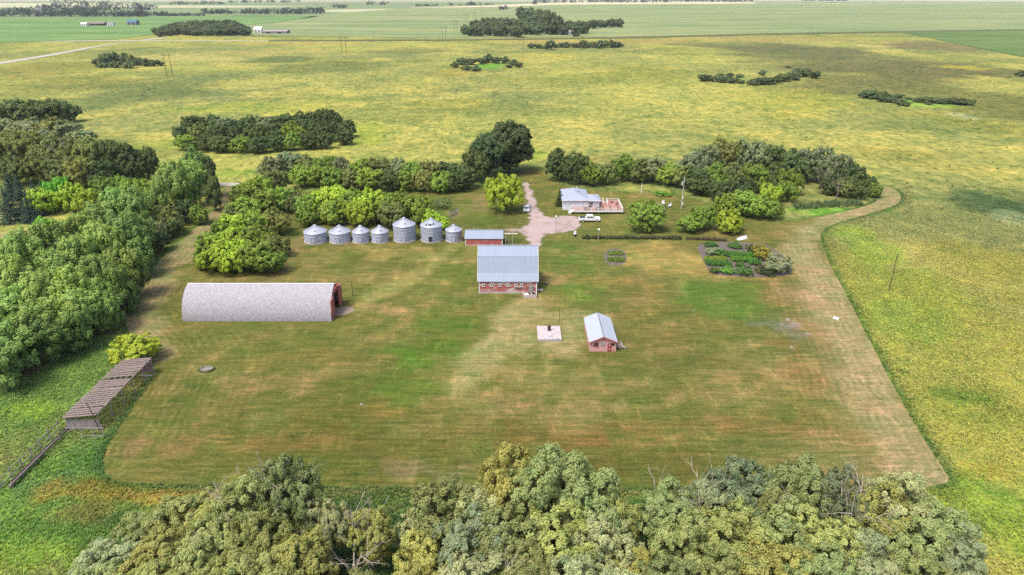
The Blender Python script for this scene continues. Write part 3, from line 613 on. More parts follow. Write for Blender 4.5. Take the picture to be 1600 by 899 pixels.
row('willow', [(140, 905, 7, 3.6), (215, 905, 8, 4.2), (300, 900, 9, 4.4, 'willow2'), (380, 880, 9.5, 4.4), (450, 900, 9, 4.4, 'willow2'), (556, 915, 8, 3.6), (660, 905, 8.5, 4.0, 'willow2'), (750, 885, 9.5, 5.0, 'silver'), (830, 880, 10, 4.6), (900, 885, 10, 4.6, 'silver'), (965, 905, 8.5, 4.0, 'silver'),
               (1060, 890, 9, 4.4), (1140, 880, 9.5, 4.6), (1215, 870, 10, 4.6, 'willow2'), (1290, 880, 10, 4.6), (1370, 890, 9.5, 4.6, 'silver'), (1445, 895, 9, 4.2), (1505, 905, 7, 3.4, 'silver')],
    'willow', 'low willow cut by the photo edge', 'in its row from the corral', 'willow_tree', 'willow', 'willows in the row along the yard')
# poplar grove west of the track
row('poplar', [(300, 236, 13, 5.0, 'poplar2'), (268, 262, 13, 5.0), (318, 256, 11, 4.2, 'dark'), (330, 284, 9, 3.2, 'dark'), (243, 290, 11, 4.0), (210, 304, 12, 4.6), (175, 302, 12.5, 4.8), (145, 322, 12, 4.4), (108, 338, 12, 4.2, 'poplar'), (218, 340, 10, 3.4, 'poplar2'), (296, 262, 12, 4.6)],
    'poplar', 'upright poplar, top row of the poplar grove', 'from the spruces', 'poplar_tree', 'poplar', 'poplars of the grove west of the track')
row('poplar', [(70, 352, 12, 4.4), (190, 345, 12, 4.4), (150, 362, 12, 4.6), (32, 372, 12, 4.4), (212, 372, 9.5, 3.4, 'poplar2'), (16, 372, 9, 4.0), (115, 378, 12, 4.6), (182, 392, 11, 4.2), (72, 398, 12, 4.6), (12, 405, 12, 4.4), (204, 402, 9, 3.2, 'poplar2')],
    'poplar', 'bushy poplar, middle of the poplar grove', 'from the photo edge', 'poplar_tree', 'poplar', 'poplars of the grove west of the track')
row('poplar', [(145, 412, 11, 4.4), (100, 430, 11.5, 4.4), (50, 438, 11.5, 4.4), (8, 450, 11, 4.4), (178, 425, 9.5, 3.4, 'poplar2'), (190, 432, 8, 2.9, 'poplar2'), (150, 446, 9.5, 3.6), (118, 465, 9, 3.6), (155, 466, 7.5, 2.9, 'poplar2'), (80, 472, 10, 4.2), (35, 480, 10.5, 4.2), (105, 490, 8, 3.4, 'poplar2'), (5, 505, 10, 4.2), (60, 500, 8.5, 3.6, 'poplar2'), (-12, 540, 8.5, 4.0)],
    'poplar', 'poplar on the grassy edge of the poplar grove', 'from plank fence', 'poplar_tree', 'poplar', 'poplars of the grove west of the track')
row('maple', [(62, 300, 7, 3.4), (85, 283, 8.5, 3.8, 'bright'), (108, 292, 8, 3.6, 'maplelit'), (132, 298, 7.5, 3.4, 'maplelit'), (158, 282, 8, 3.6, 'maple'), (185, 280, 8, 3.6, 'maple'), (212, 284, 8, 3.6, 'maple'), (62, 345, 6.5, 3.4, 'bright'), (40, 362, 6, 3.2, 'olive')],
    'maplelit', 'bright tree between spruces and poplars', 'from the spruces', 'maple_tree', 'maple tree', 'bright round trees by the spruces')
row('maple', [(240, 328, 6.5, 3.6, 'olive'), (258, 330, 6.5, 3.4, 'olive'), (232, 346, 6, 3.2, 'grey'), (268, 345, 4.5, 2.6, 'dark'), (308, 324, 5, 2.4, 'maple'), (245, 366, 4.5, 2.6, 'dark'), (284, 318, 6, 3.0, 'dark')],
    'olive', 'bushy tree where poplars meet the track', 'from the poplars', 'willow_shrub_tree', 'tree', 'olive trees beside the track')
row('maple', [(8, 222, 11, 6.0, 'olive'), (38, 212, 12, 6.2, 'olive'), (72, 218, 12, 6.0, 'olive'), (108, 220, 12, 6.0, 'olive'), (142, 222, 12, 6.0, 'olive'), (172, 226, 12, 5.8, 'dark'), (200, 232, 11, 5.0, 'dark'), (224, 236, 9.5, 4.2, 'dark'), (20, 248, 9, 5.4, 'dark'), (55, 245, 9, 5.4, 'olive'), (90, 250, 9, 5.0, 'olive'), (125, 252, 9, 5.0, 'olive'), (155, 255, 8, 4.6, 'dark'), (205, 252, 7, 4.4, 'dark')],
    'olive', 'dark spreading tree beyond the spruces', 'from the photo edge', 'spreading_tree', 'tree', 'spreading trees beyond the spruces')
row('fartree', [(6, 160, 10, 6, 'dark'), (30, 157, 11, 6, 'dark'), (55, 158, 11, 6, 'dark'), (80, 157, 11, 6, 'dark'), (102, 162, 9, 5, 'dark'), (10, 185, 10, 6, 'grey'), (40, 188, 10, 6, 'grey'), (70, 188, 10, 6, 'olive'), (100, 190, 9, 5.5, 'grey'), (125, 205, 8, 5, 'grey'), (20, 205, 9, 6, 'olive'), (60, 205, 9, 6, 'grey')],
    'dark', 'grove tree behind the spreading trees', 'from the photo edge', 'grove_tree', 'tree', 'trees of the grove behind the spruces')
row('spruce', [(2, 292, 10.5, 3.0), (24, 276, 11, 3.0), (47, 282, 10.5, 2.8), (62, 282, 9, 2.6), (8, 268, 9, 2.6), (38, 305, 8, 2.6)],
    'spruce', 'blue-green conical spruce next to the poplar grove', 'from the photo edge', 'spruce_tree', 'spruce', 'spruces beside the poplar grove', kk=.62)
# belt between track and bins
row('maple', [(380, 292, 6, 3.6), (398, 280, 7, 4.4), (428, 270, 7, 4.4, 'olive'), (360, 326, 5, 2.8, 'olive'), (380, 312, 6.5, 4.2), (412, 300, 6.5, 4.2), (442, 296, 6.5, 4.2), (462, 305, 5.5, 3.6, 'olive'), (346, 347, 5.2, 2.8), (362, 338, 6.5, 4.0, 'maplelit'), (396, 335, 6.5, 4.2), (428, 330, 6.5, 4.0, 'olive')],
    'maple', 'round tree, upper part of trackside belt', 'from the track', 'maple_tree', 'maple tree', 'trees of the belt beside the track')
row('maple', [(328, 368, 6, 3.2), (350, 366, 6.5, 4.2, 'maplelit'), (378, 362, 6.5, 4.2), (408, 358, 6, 3.8), (428, 372, 5, 3.2, 'olive'), (318, 390, 5, 2.8), (342, 386, 6.5, 4.0, 'maplelit'), (368, 384, 6.5, 4.2, 'maplelit'), (398, 385, 6.5, 4.2), (420, 396, 5, 3.2, 'maple')],
    'maple', 'lush tree, belt end nearest the arched shed', 'from the track', 'maple_tree', 'maple tree', 'trees of the belt beside the track')
row('maple', [(425, 247, 7, 4.4, 'grey'), (452, 242, 7.5, 4.6, 'grey'), (480, 246, 7, 4.4, 'olive'), (508, 247, 7, 4.4), (535, 250, 7, 4.2, 'grey'), (562, 251, 7, 4.4), (590, 252, 7, 4.4, 'olive'), (618, 252, 7, 4.4, 'grey'), (646, 257, 6.5, 4.2), (672, 254, 7, 4.2, 'olive'), (700, 256, 7, 4.4, 'dark'), (724, 262, 7, 4.0, 'dark')],
    'maple', 'back line tree of the windbreak behind bins', 'from the track', 'windbreak_tree', 'tree', 'windbreak trees behind the bins')
row('maple', [(466, 262, 6.5, 4.2), (494, 262, 6.5, 4.2), (522, 264, 6.5, 4.2), (550, 266, 6.5, 4.2, 'olive'), (578, 267, 6.5, 4.2), (606, 268, 6.5, 4.2, 'dark'), (634, 270, 6, 4.0), (662, 271, 6, 4.0, 'olive'), (690, 272, 6, 4.0), (716, 274, 5.5, 3.6, 'dark')],
    'maple', 'front line tree of the long windbreak', 'from the track', 'windbreak_tree', 'tree', 'windbreak trees behind the bins')
row('maple', [(484, 308, 6.5, 3.8), (500, 300, 8, 4.4, 'maplelit'), (524, 298, 8, 4.6, 'maplelit'), (550, 300, 8, 4.4), (576, 302, 8, 4.4, 'maplelit'), (602, 307, 7.5, 4.2), (628, 303, 8, 4.4, 'maple'), (652, 311, 7.5, 3.8), (672, 330, 4.5, 3.0, 'maplelit'), (480, 326, 5, 3.2), (690, 342, 3.0, 2.2, 'maplelit'), (560, 318, 6.5, 4.0, 'maplelit'), (612, 322, 6.5, 3.8, 'olive'), (520, 316, 6.5, 3.8)],
    'maple', 'bright bushy tree close behind grain bins', 'from the tree belt', 'maple_tree', 'maple tree', 'trees close behind the grain bins')
plant('elm', G(796, 196, 16.5), 17, 8.2, 'elm', 'huge dark elm towering over the top of the driveway', 'elm', 'elm_tree')
plant('elm', G(762, 212, 14.0), 14, 6.4, 'elm', 'dark elm beside the huge elm, on the windbreak side', 'elm', 'elm_tree')
plant('maple', G(744, 240, 9.5), 10, 4.6, 'dark', 'dark tree joining the windbreak to the elms', 'tree', 'dark_tree')
plant('maple', G(790, 281, 9.6), 10, 5.3, 'maplelit', 'bright green round tree between driveway and red granary', 'maple tree', 'maple_tree')
row('maple', [(874, 239, 9.5, 4.8, 'dark'), (900, 246, 9, 4.2, 'dark'), (925, 258, 7, 4.0, 'maple'), (948, 258, 6.5, 3.8, 'olive'), (974, 247, 8, 4.6), (1000, 251, 7.5, 4.4, 'olive'), (1022, 250, 7.5, 4.4, 'grey'), (1046, 258, 7, 4.2), (1066, 262, 6.5, 4.0, 'olive')],
    'maple', 'dark windbreak tree behind the house', 'from the driveway', 'windbreak_tree', 'tree', 'windbreak trees behind the house')
row('maple', [(1082, 242, 10, 5.4, 'grey'), (1106, 232, 11, 5.4, 'grey'), (1134, 226, 11.5, 5.6, 'olive'), (1162, 226, 11, 5.6, 'grey'), (1190, 228, 11, 5.6, 'grey'), (1216, 234, 10.5, 5.2, 'dark'), (1242, 240, 10, 5.0, 'dark'), (1268, 236, 10.5, 5.2, 'grey'), (1292, 238, 10.5, 5.0, 'grey'), (1314, 246, 10, 4.8, 'grey'), (1334, 262, 8.5, 4.0, 'dark')],
    'grey', 'tall back line tree of the grove beyond the deck', 'from the house', 'grove_tree', 'tree', 'trees of the big grove east of the house')
row('maple', [(1092, 265, 7.5, 4.4, 'dark'), (1120, 260, 8, 4.6), (1150, 260, 8, 4.6, 'olive'), (1180, 262, 8, 4.6), (1210, 262, 8, 4.6, 'dark'), (1236, 268, 7.5, 4.0, 'maple'), (1098, 282, 5, 3.4, 'dark'), (1130, 285, 6, 4.0, 'dark'), (1165, 284, 6, 4.0, 'dark'), (1232, 288, 5.5, 3.4, 'maple'), (1340, 275, 6.5, 3.6, 'dark'), (1358, 278, 6, 2.6, 'dark'), (1368, 286, 4.6, 2.4, 'maple'), (1300, 278, 5.5, 3.4, 'dark'), (1322, 284, 5, 3.2, 'olive'), (1345, 292, 4.0, 2.4, 'dark')],
    'maple', 'front line tree of the grove beyond the deck', 'from the house', 'grove_tree', 'tree', 'trees of the big grove east of the house')
plant('maple', G(1010, 321, 6.8), 7, 5.2, 'maple', 'broad round tree standing alone on the lawn right of the deck', 'maple tree', 'maple_tree')
row('maple', [(1078, 338, 4.5, 3.0), (1100, 325, 6, 3.4), (1140, 308, 6, 4.0), (1165, 304, 6.5, 4.0, 'maple'), (1192, 310, 6, 3.8), (1142, 333, 5.5, 3.8, 'maplelit'), (1205, 292, 6, 3.6, 'maplelit'), (1212, 318, 4.5, 3.0, 'maple')],
    'maple', 'yard tree between tall pole and flower garden', 'from the pole', 'maple_tree', 'maple tree', 'yard trees above the flower garden')
plant('spruce', G(875, 294.5, 5.4), 5.6, 1.5, 'dark', 'narrow dark cedar against the white house wall', 'cedar', 'cedar_tree')
# oval grove and the pasture bluffs
row('maple', [(300, 184, 8, 5.2), (328, 183, 8, 5.2), (356, 187, 7.5, 5.0, 'grey'), (385, 184, 8, 5.2), (414, 186, 7.5, 5.0, 'grey'), (440, 182, 8, 5.2, 'dark'), (468, 178, 8.5, 5.2, 'dark'), (496, 174, 9, 5.2, 'dark'), (520, 176, 9, 5.0, 'dark'), (540, 190, 7, 4.4, 'dark')],
    'dark', 'dense tree, back row of the oval grove', 'from the poplar side', 'oval_grove_tree', 'tree', 'trees of the oval grove')
row('maple', [(284, 200, 6.5, 4.4), (310, 196, 7.5, 5.0, 'olive'), (340, 198, 7.5, 5.0), (368, 200, 7, 5.0), (398, 198, 7.5, 5.0, 'dark'), (428, 196, 7.5, 5.0), (456, 194, 8, 5.0, 'maple'), (484, 190, 8, 5.0, 'dark'), (512, 194, 7.5, 4.8, 'dark'), (538, 206, 5.5, 3.8, 'dark')],
    'dark', 'dense tree, middle row of the oval grove', 'from the poplar side', 'oval_grove_tree', 'tree', 'trees of the oval grove')
row('maple', [(290, 214, 5.5, 4.2, 'maple'), (318, 213, 6, 4.4), (346, 215, 6, 4.4), (374, 216, 6, 4.4, 'maple'), (402, 216, 6, 4.4, 'dark'), (430, 213, 6, 4.4), (456, 210, 6.5, 4.4, 'maple'), (482, 208, 6.5, 4.4), (505, 210, 6, 4.0, 'dark')],
    'dark', 'dense tree, front row of the oval grove', 'from the poplar side', 'oval_grove_tree', 'tree', 'trees of the oval grove')
row('farbush', [(710, 97, 4.5, 4.2), (722, 91, 5.5, 5.0), (738, 92, 5, 4.6), (752, 91, 5, 4.6), (763, 85, 7, 5.4), (776, 90, 5, 4.2), (789, 89, 5.5, 4.4), (803, 93, 5, 4.6), (728, 102, 4, 4.6), (743, 103, 4, 4.6), (795, 101, 2.6, 3.2), (810, 98, 4, 3.6)],
    'farblue', 'dark bush ringing the small green slough', 'from the pylon side', 'pasture_bush', 'shrub', 'bushes round the small green slough')
row('farbush', [(829, 68, 5, 5.0), (839, 69, 4.5, 5.0), (850, 72, 3, 4.0), (860, 64, 9, 5.6), (869, 69, 4, 4.4), (879, 67, 5, 4.8), (887, 66, 6, 4.6), (897, 68, 4.5, 4.6), (904, 67, 5, 4.6), (912, 63.5, 8, 4.6), (920, 67, 5, 4.6), (927, 65.5, 6, 4.8), (937, 63.5, 8, 5.4), (946, 64, 7, 5.0), (955, 63, 8, 5.0), (964, 65.5, 6, 4.8), (970, 68, 3.5, 3.6)],
    'farblue', 'small bush in the low line before the far grove', 'from the mast', 'pasture_bush', 'shrub', 'bushes in the low line before the far grove')
row('farbush', [(1099, 117, 4.5, 4.4), (1110, 118, 4, 4.4), (1122, 119, 4, 4.4), (1134, 120, 4, 4.4), (1146, 122, 3.5, 4.2), (1156, 125, 2.5, 3.4), (1127, 115, 2.5, 3.4), (1142, 114, 3, 3.6), (1155, 116, 2.5, 3.6), (1178, 124, 4, 4.4), (1190, 122, 4.5, 4.6), (1192, 110, 4, 2.8), (1202, 121, 4.5, 4.6), (1214, 119, 4.5, 4.6), (1226, 116, 5, 4.6), (1238, 113, 5, 4.6), (1250, 108, 5.5, 4.8), (1263, 108, 5.5, 4.6), (1275, 112, 5, 4.0), (1244, 118, 3.5, 4.0), (1232, 103, 1.8, 3)],
    'farblue', 'low bush of the open pasture ring', 'counting from the mast side', 'pasture_bush', 'shrub', 'bushes of the ring in the right pasture')
row('farbush', [(1352, 143, 4, 3.6), (1362, 141, 5, 4.2), (1372, 144, 4, 3.8), (1383, 144, 5, 4.0), (1382, 151, 3, 3.4), (1394, 152, 3, 3.8), (1406, 155, 3, 3.8), (1416, 159, 2.5, 3.4), (1406, 148, 1.8, 3), (1420, 152, 1.5, 2.2), (1437, 153, 2.5, 3.6), (1450, 152, 3, 4.0), (1463, 153, 3, 4.0), (1476, 154, 3, 4.0), (1490, 153, 3.5, 4.2), (1503, 154, 3.5, 4.2), (1516, 156, 3, 3.8), (1452, 160, 1.5, 2.2), (1597, 111, 4, 4)],
    'farblue', 'small bush of the paired pasture thickets', 'from the yard side', 'pasture_bush', 'shrub', 'bushes of the paired thickets')
row('farbush', [(152, 92, 6, 5), (164, 84, 9, 6), (178, 83, 9, 6), (192, 83, 9, 6), (204, 87, 8, 5.5), (160, 98, 4, 5), (216, 91, 6, 5), (228, 92, 6, 5), (240, 94, 5, 4.5), (182, 96, 5, 5.5), (202, 98, 4.5, 5), (250, 97, 3, 3.5)],
    'farblue', 'dark bushy tree of the bluff below gravel road', 'from the photo edge', 'bluff_tree', 'tree', 'trees of the bluff below the gravel road')
# grove by the far crossroad
tp = []
for k, (x0, x1, yt, hgt, st) in enumerate([(275, 372, 32, 12, 8.5), (255, 384, 37, 12, 8.5), (243, 386, 41, 11, 8), (250, 386, 44.5, 9, 8)]):
    x = x0
    while x <= x1:
        e = min(1, (x - x0) / 30 + .3, (x1 - x) / 16 + .5); tp.append((x, yt + (1 - e) * 4 + rj.uniform(-1, 1), hgt * (.8 + .2 * e), 6.5, k)); x += st * rj.uniform(.85, 1.15)
for k, nm in enumerate(('back', 'second', 'third', 'front')):
    sub = [t_ for t_ in tp if t_[4] == k]
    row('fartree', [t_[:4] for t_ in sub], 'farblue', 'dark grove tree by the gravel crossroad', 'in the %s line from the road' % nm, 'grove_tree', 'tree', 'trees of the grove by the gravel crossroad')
# farthest big grove
for nm, x0, x1, y0, y1, hgt, st in [('front', 726, 846, 41, 40, 13, 9), ('second', 742, 905, 33, 33, 15, 10), ('back', 755, 842, 29, 28, 14, 9), ('tall back', 818, 872, 13, 21, 27, 10), ('right', 905, 976, 34, 30, 12, 8), ('lawn-side', 860, 918, 38, 39, 13, 10)]:
    sub = []; x = x0
    while x <= x1:
        t = (x - x0) / (x1 - x0); sub.append((x, y0 + (y1 - y0) * t + rj.uniform(-1.3, 1.3), hgt * rj.uniform(.9, 1.1), 7.5 if hgt < 20 else 13)); x += st * rj.uniform(.85, 1.15)
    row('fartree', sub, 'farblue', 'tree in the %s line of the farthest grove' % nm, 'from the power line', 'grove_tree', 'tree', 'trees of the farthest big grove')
# hazy tree lines on the horizon: masses nobody could count
def treeline(name, runs, seed):
    rng = np.random.RandomState(seed); cs = []; rd = []
    for x0, x1, y, hm, dens in runs:
        a, b = G(x0, y), G(x1, y); n = int((b - a).length / 7 * dens) + 2
        for i in range(n):
            t = rng.uniform(0, 1); h_ = hm * rng.uniform(.55, 1.1); base = a.lerp(b, t)
            for k in range(6):
                cs.append((base.x + rng.normal(0, 3.5), base.y + rng.normal(0, 9), h_ * rng.uniform(.15, .85))); rd.append(rng.uniform(2.2, 3.8))
    V_, F_, C_ = leaves(np.array(cs), np.array(rd), 14, 1.5, (1, 1, 1), rng, cvar=.2)
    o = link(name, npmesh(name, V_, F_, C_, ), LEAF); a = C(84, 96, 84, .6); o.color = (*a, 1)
    return tag(o, kind='stuff')
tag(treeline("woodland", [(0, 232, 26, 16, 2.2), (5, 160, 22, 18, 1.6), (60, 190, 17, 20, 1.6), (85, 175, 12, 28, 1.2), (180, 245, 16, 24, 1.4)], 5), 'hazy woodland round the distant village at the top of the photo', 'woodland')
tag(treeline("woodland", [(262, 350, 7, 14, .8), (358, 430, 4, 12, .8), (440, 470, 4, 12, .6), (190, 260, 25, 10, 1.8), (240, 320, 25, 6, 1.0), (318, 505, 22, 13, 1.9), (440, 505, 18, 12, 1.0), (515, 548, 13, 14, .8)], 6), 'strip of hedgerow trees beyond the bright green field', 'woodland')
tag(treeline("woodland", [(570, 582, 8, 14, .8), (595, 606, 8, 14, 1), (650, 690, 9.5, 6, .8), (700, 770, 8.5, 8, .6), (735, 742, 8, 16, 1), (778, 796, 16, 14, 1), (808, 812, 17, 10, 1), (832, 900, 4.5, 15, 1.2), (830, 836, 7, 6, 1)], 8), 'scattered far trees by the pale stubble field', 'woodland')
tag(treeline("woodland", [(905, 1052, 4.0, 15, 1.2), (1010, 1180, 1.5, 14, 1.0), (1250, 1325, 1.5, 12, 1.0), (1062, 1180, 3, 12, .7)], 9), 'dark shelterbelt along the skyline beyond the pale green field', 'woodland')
# bare dead trees and dead tops among the willows
def dead_tree(px, py, h, label, name="dead_tree", seed=1, spread=.5, n=5, m='dead', lean=0.0):
    rng = np.random.RandomState(seed); g = G(px, py, h); mb = MB(); b = Vector((0, 0, -.1)); t = Vector((lean, 0, h * .45))
    mb.tube(b, t, h * .022, h * .016, 7)
    for k in range(n):
        a = 2 * math.pi * k / n + rng.uniform(-.4, .4); e = Vector((math.cos(a) * h * spread * rng.uniform(.3, 1), math.sin(a) * h * spread * .6, h * rng.uniform(.75, 1.05)))
        dead_limb(mb, rng, t - Vector((0, 0, h * rng.uniform(0, .2))), e, h * .010)
    me = bpy.data.meshes.new(name); me.from_pydata(mb.v, [], mb.f); me.materials.append(M[m])
    o = link(name, me, None, None, (g.x, g.y, 0)); return tag(o, label, 'dead tree', 'bare dead trees')
dead_tree(1288, 270, 7, 'bare pinkish dead tree in front of the big grove, nearer the house', seed=3, spread=.35, m='weather2')
dead_tree(1310, 280, 7, 'bare leaning dead tree by the grove tip at the track bend', seed=4, spread=.4, lean=.8, m='weather2')
dead_tree(1348, 272, 6, 'silvery dead tree at the very tip of the big grove', seed=5, spread=.3)
dead_tree(95, 218, 12, 'pale bare dead tree above the spruces', seed=6, spread=.35)
dead_tree(378, 748, 11.5, 'grey dead treetop spiking above the willows at the yard corner', seed=7, spread=.4)
dead_tree(436, 730, 12, 'thin dead treetop beside the tallest corral-side willow', seed=8, spread=.22, n=3)
dead_tree(545, 826, 9, 'sprawling bare dead tree in the gap between willows, lower edge', seed=9, spread=.55, n=6)
dead_tree(575, 800, 8, 'brownish dead branches among willows below the green grass strip', seed=10, spread=.4)
dead_tree(942, 748, 11, 'single crooked dead twig over the middle willows', seed=11, spread=.12, n=2)
dead_tree(1030, 764, 9, 'pale dead branches left of the grey-green willow', seed=12, spread=.3, n=4)
dead_tree(1100, 750, 10.5, 'tall pale dead limb rising above the grey-green willow', seed=13, spread=.22, n=3)
dead_tree(1180, 775, 10, 'pale arching dead limb right of the grey-green willow', seed=14, spread=.35, n=3)
dead_tree(1350, 762, 11.5, 'bare white dead tree standing between the last willows of the row', seed=15, spread=.34, n=5)
dead_tree(1395, 830, 7.5, 'fallen bare branches below the bare white dead tree', seed=16, spread=.6, n=5)
dead_tree(330, 855, 8, 'curving grey dead limb deep in the corral-side willows', seed=17, spread=.5, n=4)
dead_tree(775, 880, 9, 'thin pale dead stem poking out of the middle willows', seed=18, spread=.2, n=2)

# ------------------------------------------------------------------ rough grass
def grass_patch(name, regions, seed, label, size=(.5, .9), dk=2.15):
    rng = np.random.RandomState(seed); PX = []; PY = []; K = []
    for px, dens, hm, tests in regions:
        pts = [G(*p) for p in px]; xs_ = [p.x for p in pts]; ys_ = [p.y for p in pts]
        n = int((max(xs_) - min(xs_)) * (max(ys_) - min(ys_)) * dens)
        x = rng.uniform(min(xs_), max(xs_), n); y = rng.uniform(min(ys_), max(ys_), n)
        k = inside(x, y, pts) & ~inside(x, y, LAWN); x, y = x[k], y[k]
        q = fbm(x, y, 5, seed, 4); k = rng.uniform(0, 1, len(x)) < (sstep(.25, .6, q) * .35 + .65 if size[0] < 1 else sstep(.4, .7, q))
        if size[0] < 1 and name == 'rough_grass': k &= rng.uniform(0, 1, len(x)) < sstep(235, 125, y)
        x, y, q = x[k], y[k], q[k]; PX.append(x); PY.append(y); K.append(hm * (.3 + .9 * q))
    x = np.concatenate(PX); y = np.concatenate(PY); hh = np.concatenate(K) * rng.uniform(.6, 1.3, len(x)); n = len(x)
    c = ground_col(x, y); c = c * .92 + c.mean(1)[:, None] * .08; c = c * dk * np.clip(rng.normal(1.0, .16, (n, 1)), .6, 1.5) * (1 + rng.normal(0, .06, (n, 3)))
    B = 4; V_ = []; 
    for b_ in range(B):
        a = rng.uniform(0, 6.283, n); l = rng.uniform(.05, .35, n) * size[1] * 1.1 * (size[0] * 2 if size[0] > 1 else 1); wd = rng.uniform(.08, .16, n) * size[0] * 2
        ox = np.cos(a) * l * .5; oy = np.sin(a) * l * .5
        px_, py_ = -np.sin(a) * wd, np.cos(a) * wd
        base = np.stack([x + ox * .3, y + oy * .3, np.zeros(n)], 1)
        v0 = base + np.stack([px_, py_, np.zeros(n)], 1); v1 = base - np.stack([px_, py_, np.zeros(n)], 1)
        v2 = np.stack([x + ox * 2.2, y + oy * 2.2, hh * rng.uniform(.7, 1.1, n)], 1)
        V_.append(np.stack([v0, v1, v2], 1))
    V_ = np.stack(V_, 1).reshape(-1, 3); F_ = np.arange(len(V_)).reshape(-1, 3); cc = np.repeat(c, B * 3, 0)
    o = link(name, npmesh(name, V_, F_, cc), GRASS)
    return tag(o, label, 'grass', kind='stuff')
grass_patch("rough_grass", [
    ([(-60, 560), (240, 520), (260, 600), (150, 760), (220, 930), (-60, 930)], 13, .34, None),
    ([(100, 745), (400, 752), (900, 755), (1500, 752), (1560, 930), (150, 930)], 13, .42, None),
    ([(1282, 360), (1330, 345), (1420, 300), (1440, 262), (1900, 262), (1900, 930), (1500, 930), (1470, 720)], 11, .28, None)], 21, 'tall rough grass outside the mown yard')
grass_patch("weed_tufts", [
    ([(380, 285), (300, 240), (560, 230), (720, 235), (840, 180), (1060, 215), (1360, 240), (1420, 300), (1640, 430), (1640, 105), (900, 105), (-60, 120), (-60, 150), (250, 200)], .022, .55, None)], 23, 'scattered tufts of weeds across the pasture', (1.5, 1), 1.0)
grass_patch("edge_grass", [([(1270, 345), (1300, 340), (1420, 290), (1425, 318), (1300, 365), (1320, 430), (1400, 580), (1505, 745), (1505, 775), (1400, 775), (160, 772), (140, 700), (190, 620), (180, 520), (210, 440), (250, 390), (240, 460), (230, 560), (240, 600), (160, 740), (1480, 760), (1300, 420)], 9, .42, None)], 22, 'dark unmown grass fringe following the edge of the mown yard')  # blade colour carries the shadow edge painted in ground_col

# ------------------------------------------------------------------ buildings
def wall_x(mb, x0, x1, y, z0, z1, th=.12): mb.box(((x0 + x1) / 2, y, (z0 + z1) / 2), (x1 - x0, th, z1 - z0))
# arched shed
X0, X1, Y0, Y1 = -64.4, -35.3, 119.6, 129.2
shed = empty("arched_shed", ((X0 + X1) / 2, (Y0 + Y1) / 2, 0)); tag(shed, 'long arched shed with pale shingled roof and open red end wall', 'shed')
hx = (X1 - X0) / 2; hy = (Y1 - Y0) / 2; HS = 6.0
prof = []
for i in range(25):
    t = i / 24; a = t * math.pi / 2
    # pointed (gothic) arch, circle of radius r through foot and peak
    r_ = (hy * hy + HS * HS) / (2 * hy); ang = math.asin(HS / r_) * t
    prof.append((-(hy) + (r_ - r_ * math.cos(ang)), r_ * math.sin(ang)))
outer = prof + [(-y, z) for y, z in prof[-2::-1]]
inner = [(y * .955, z * .955) for y, z in outer]
mb = MB(); n = len(outer)
for k in range(n - 1):
    q = [(outer[k], outer[k + 1]), (inner[k], inner[k + 1])]
    a, b = q[0]; c, d = q[1]
    mb.add([(-hx, a[0], a[1]), (hx, a[0], a[1]), (hx, b[0], b[1]), (-hx, b[0], b[1])], [(0, 1, 2, 3)])
    mb.add([(-hx, c[0], c[1]), (hx, c[0], c[1]), (hx, d[0], d[1]), (-hx, d[0], d[1])], [(3, 2, 1, 0)])
    mb.add([(hx, a[0], a[1]), (hx, b[0], b[1]), (hx, d[0], d[1]), (hx, c[0], c[1])], [(0, 1, 2, 3)])
mb.build("roof", M['shingle'], shed)
MB().box((0, 0, 6.02), (2 * hx, .22, .05)).build('ridge_cap', M['white'], shed)
MB().prism([(0, y, z) for y, z in inner], (-hx + .05, 0, 0), (-hx + .2, 0, 0)).build("end_wall", M['redbright'], shed)
# open end: arch boards each side, opening in the middle 3.6 m wide, 4.1 m high
OW, OH = 2.0, 4.3
mb = MB()
def arch_z(y):
    for k in range(len(inner) - 1):
        if inner[k][0] <= y <= inner[k + 1][0]:
            t = (y - inner[k][0]) / (inner[k + 1][0] - inner[k][0] + 1e-9); return inner[k][1] + t * (inner[k + 1][1] - inner[k][1])
    return 0
for s in (-1, 1):
    pts = [(0, s * OW, 0), (0, s * abs(inner[0][0]), 0)]
    ysq = np.linspace(abs(inner[0][0]), OW, 9)[1:]
    pts += [(0, s * q, arch_z(-q)) for q in ysq]
    mb.prism(pts, (hx - .25, 0, 0), (hx - .1, 0, 0))
mb.prism([(0, -OW, OH * .93), (0, OW, OH * .93), (0, OW, arch_z(-OW)), (0, OW * .5, arch_z(-OW * .5)), (0, 0, arch_z(-.01)), (0, -OW * .5, arch_z(-OW * .5)), (0, -OW, arch_z(-OW))], (hx - .25, 0, 0), (hx - .1, 0, 0))
mb.build("end_wall", M['redbright'], shed)
for s in (-1, 1):
    d = MB().box((0, 0, 2.1), (.1, 2.5, 4.2)).build("door", M['redbright'], shed, (hx + .08, s * 3.15, 0))
    MB().bar((.07, -1.2, .2), (.07, 1.2, 4.0), .14, .04).box((.07, 0, 4.1), (.04, 2.5, .16)).box((.07, 0, .15), (.04, 2.5, .16)).build("brace", M['barnred'], d)
MB().bar((hx + .02, 0, 6.0), (hx + .85, 0, 6.05), .12, .12).bar((hx + .1, -1.1, 5.2), (hx + .85, 0, 6.0), .1, .1).bar((hx + .1, 1.1, 5.2), (hx + .85, 0, 6.0), .1, .1).build("hay_hood", M['redbright'], shed)
mb = MB()
for k in range(9):
    x = -hx + 1.5 + k * 3.1
    for i in range(n - 1): mb.bar((x, inner[i][0] * .98, inner[i][1] * .98), (x, inner[i + 1][0] * .98, inner[i + 1][1] * .98), .1, .14)
mb.build("rafter_arches", M['weather2'], shed)
wg = empty("hay_wagon", (X1 - 4.0, (Y0 + Y1) / 2 - .3, 0)); tag(wg, 'pale wagon box parked inside the open end of the arched shed', 'wagon')
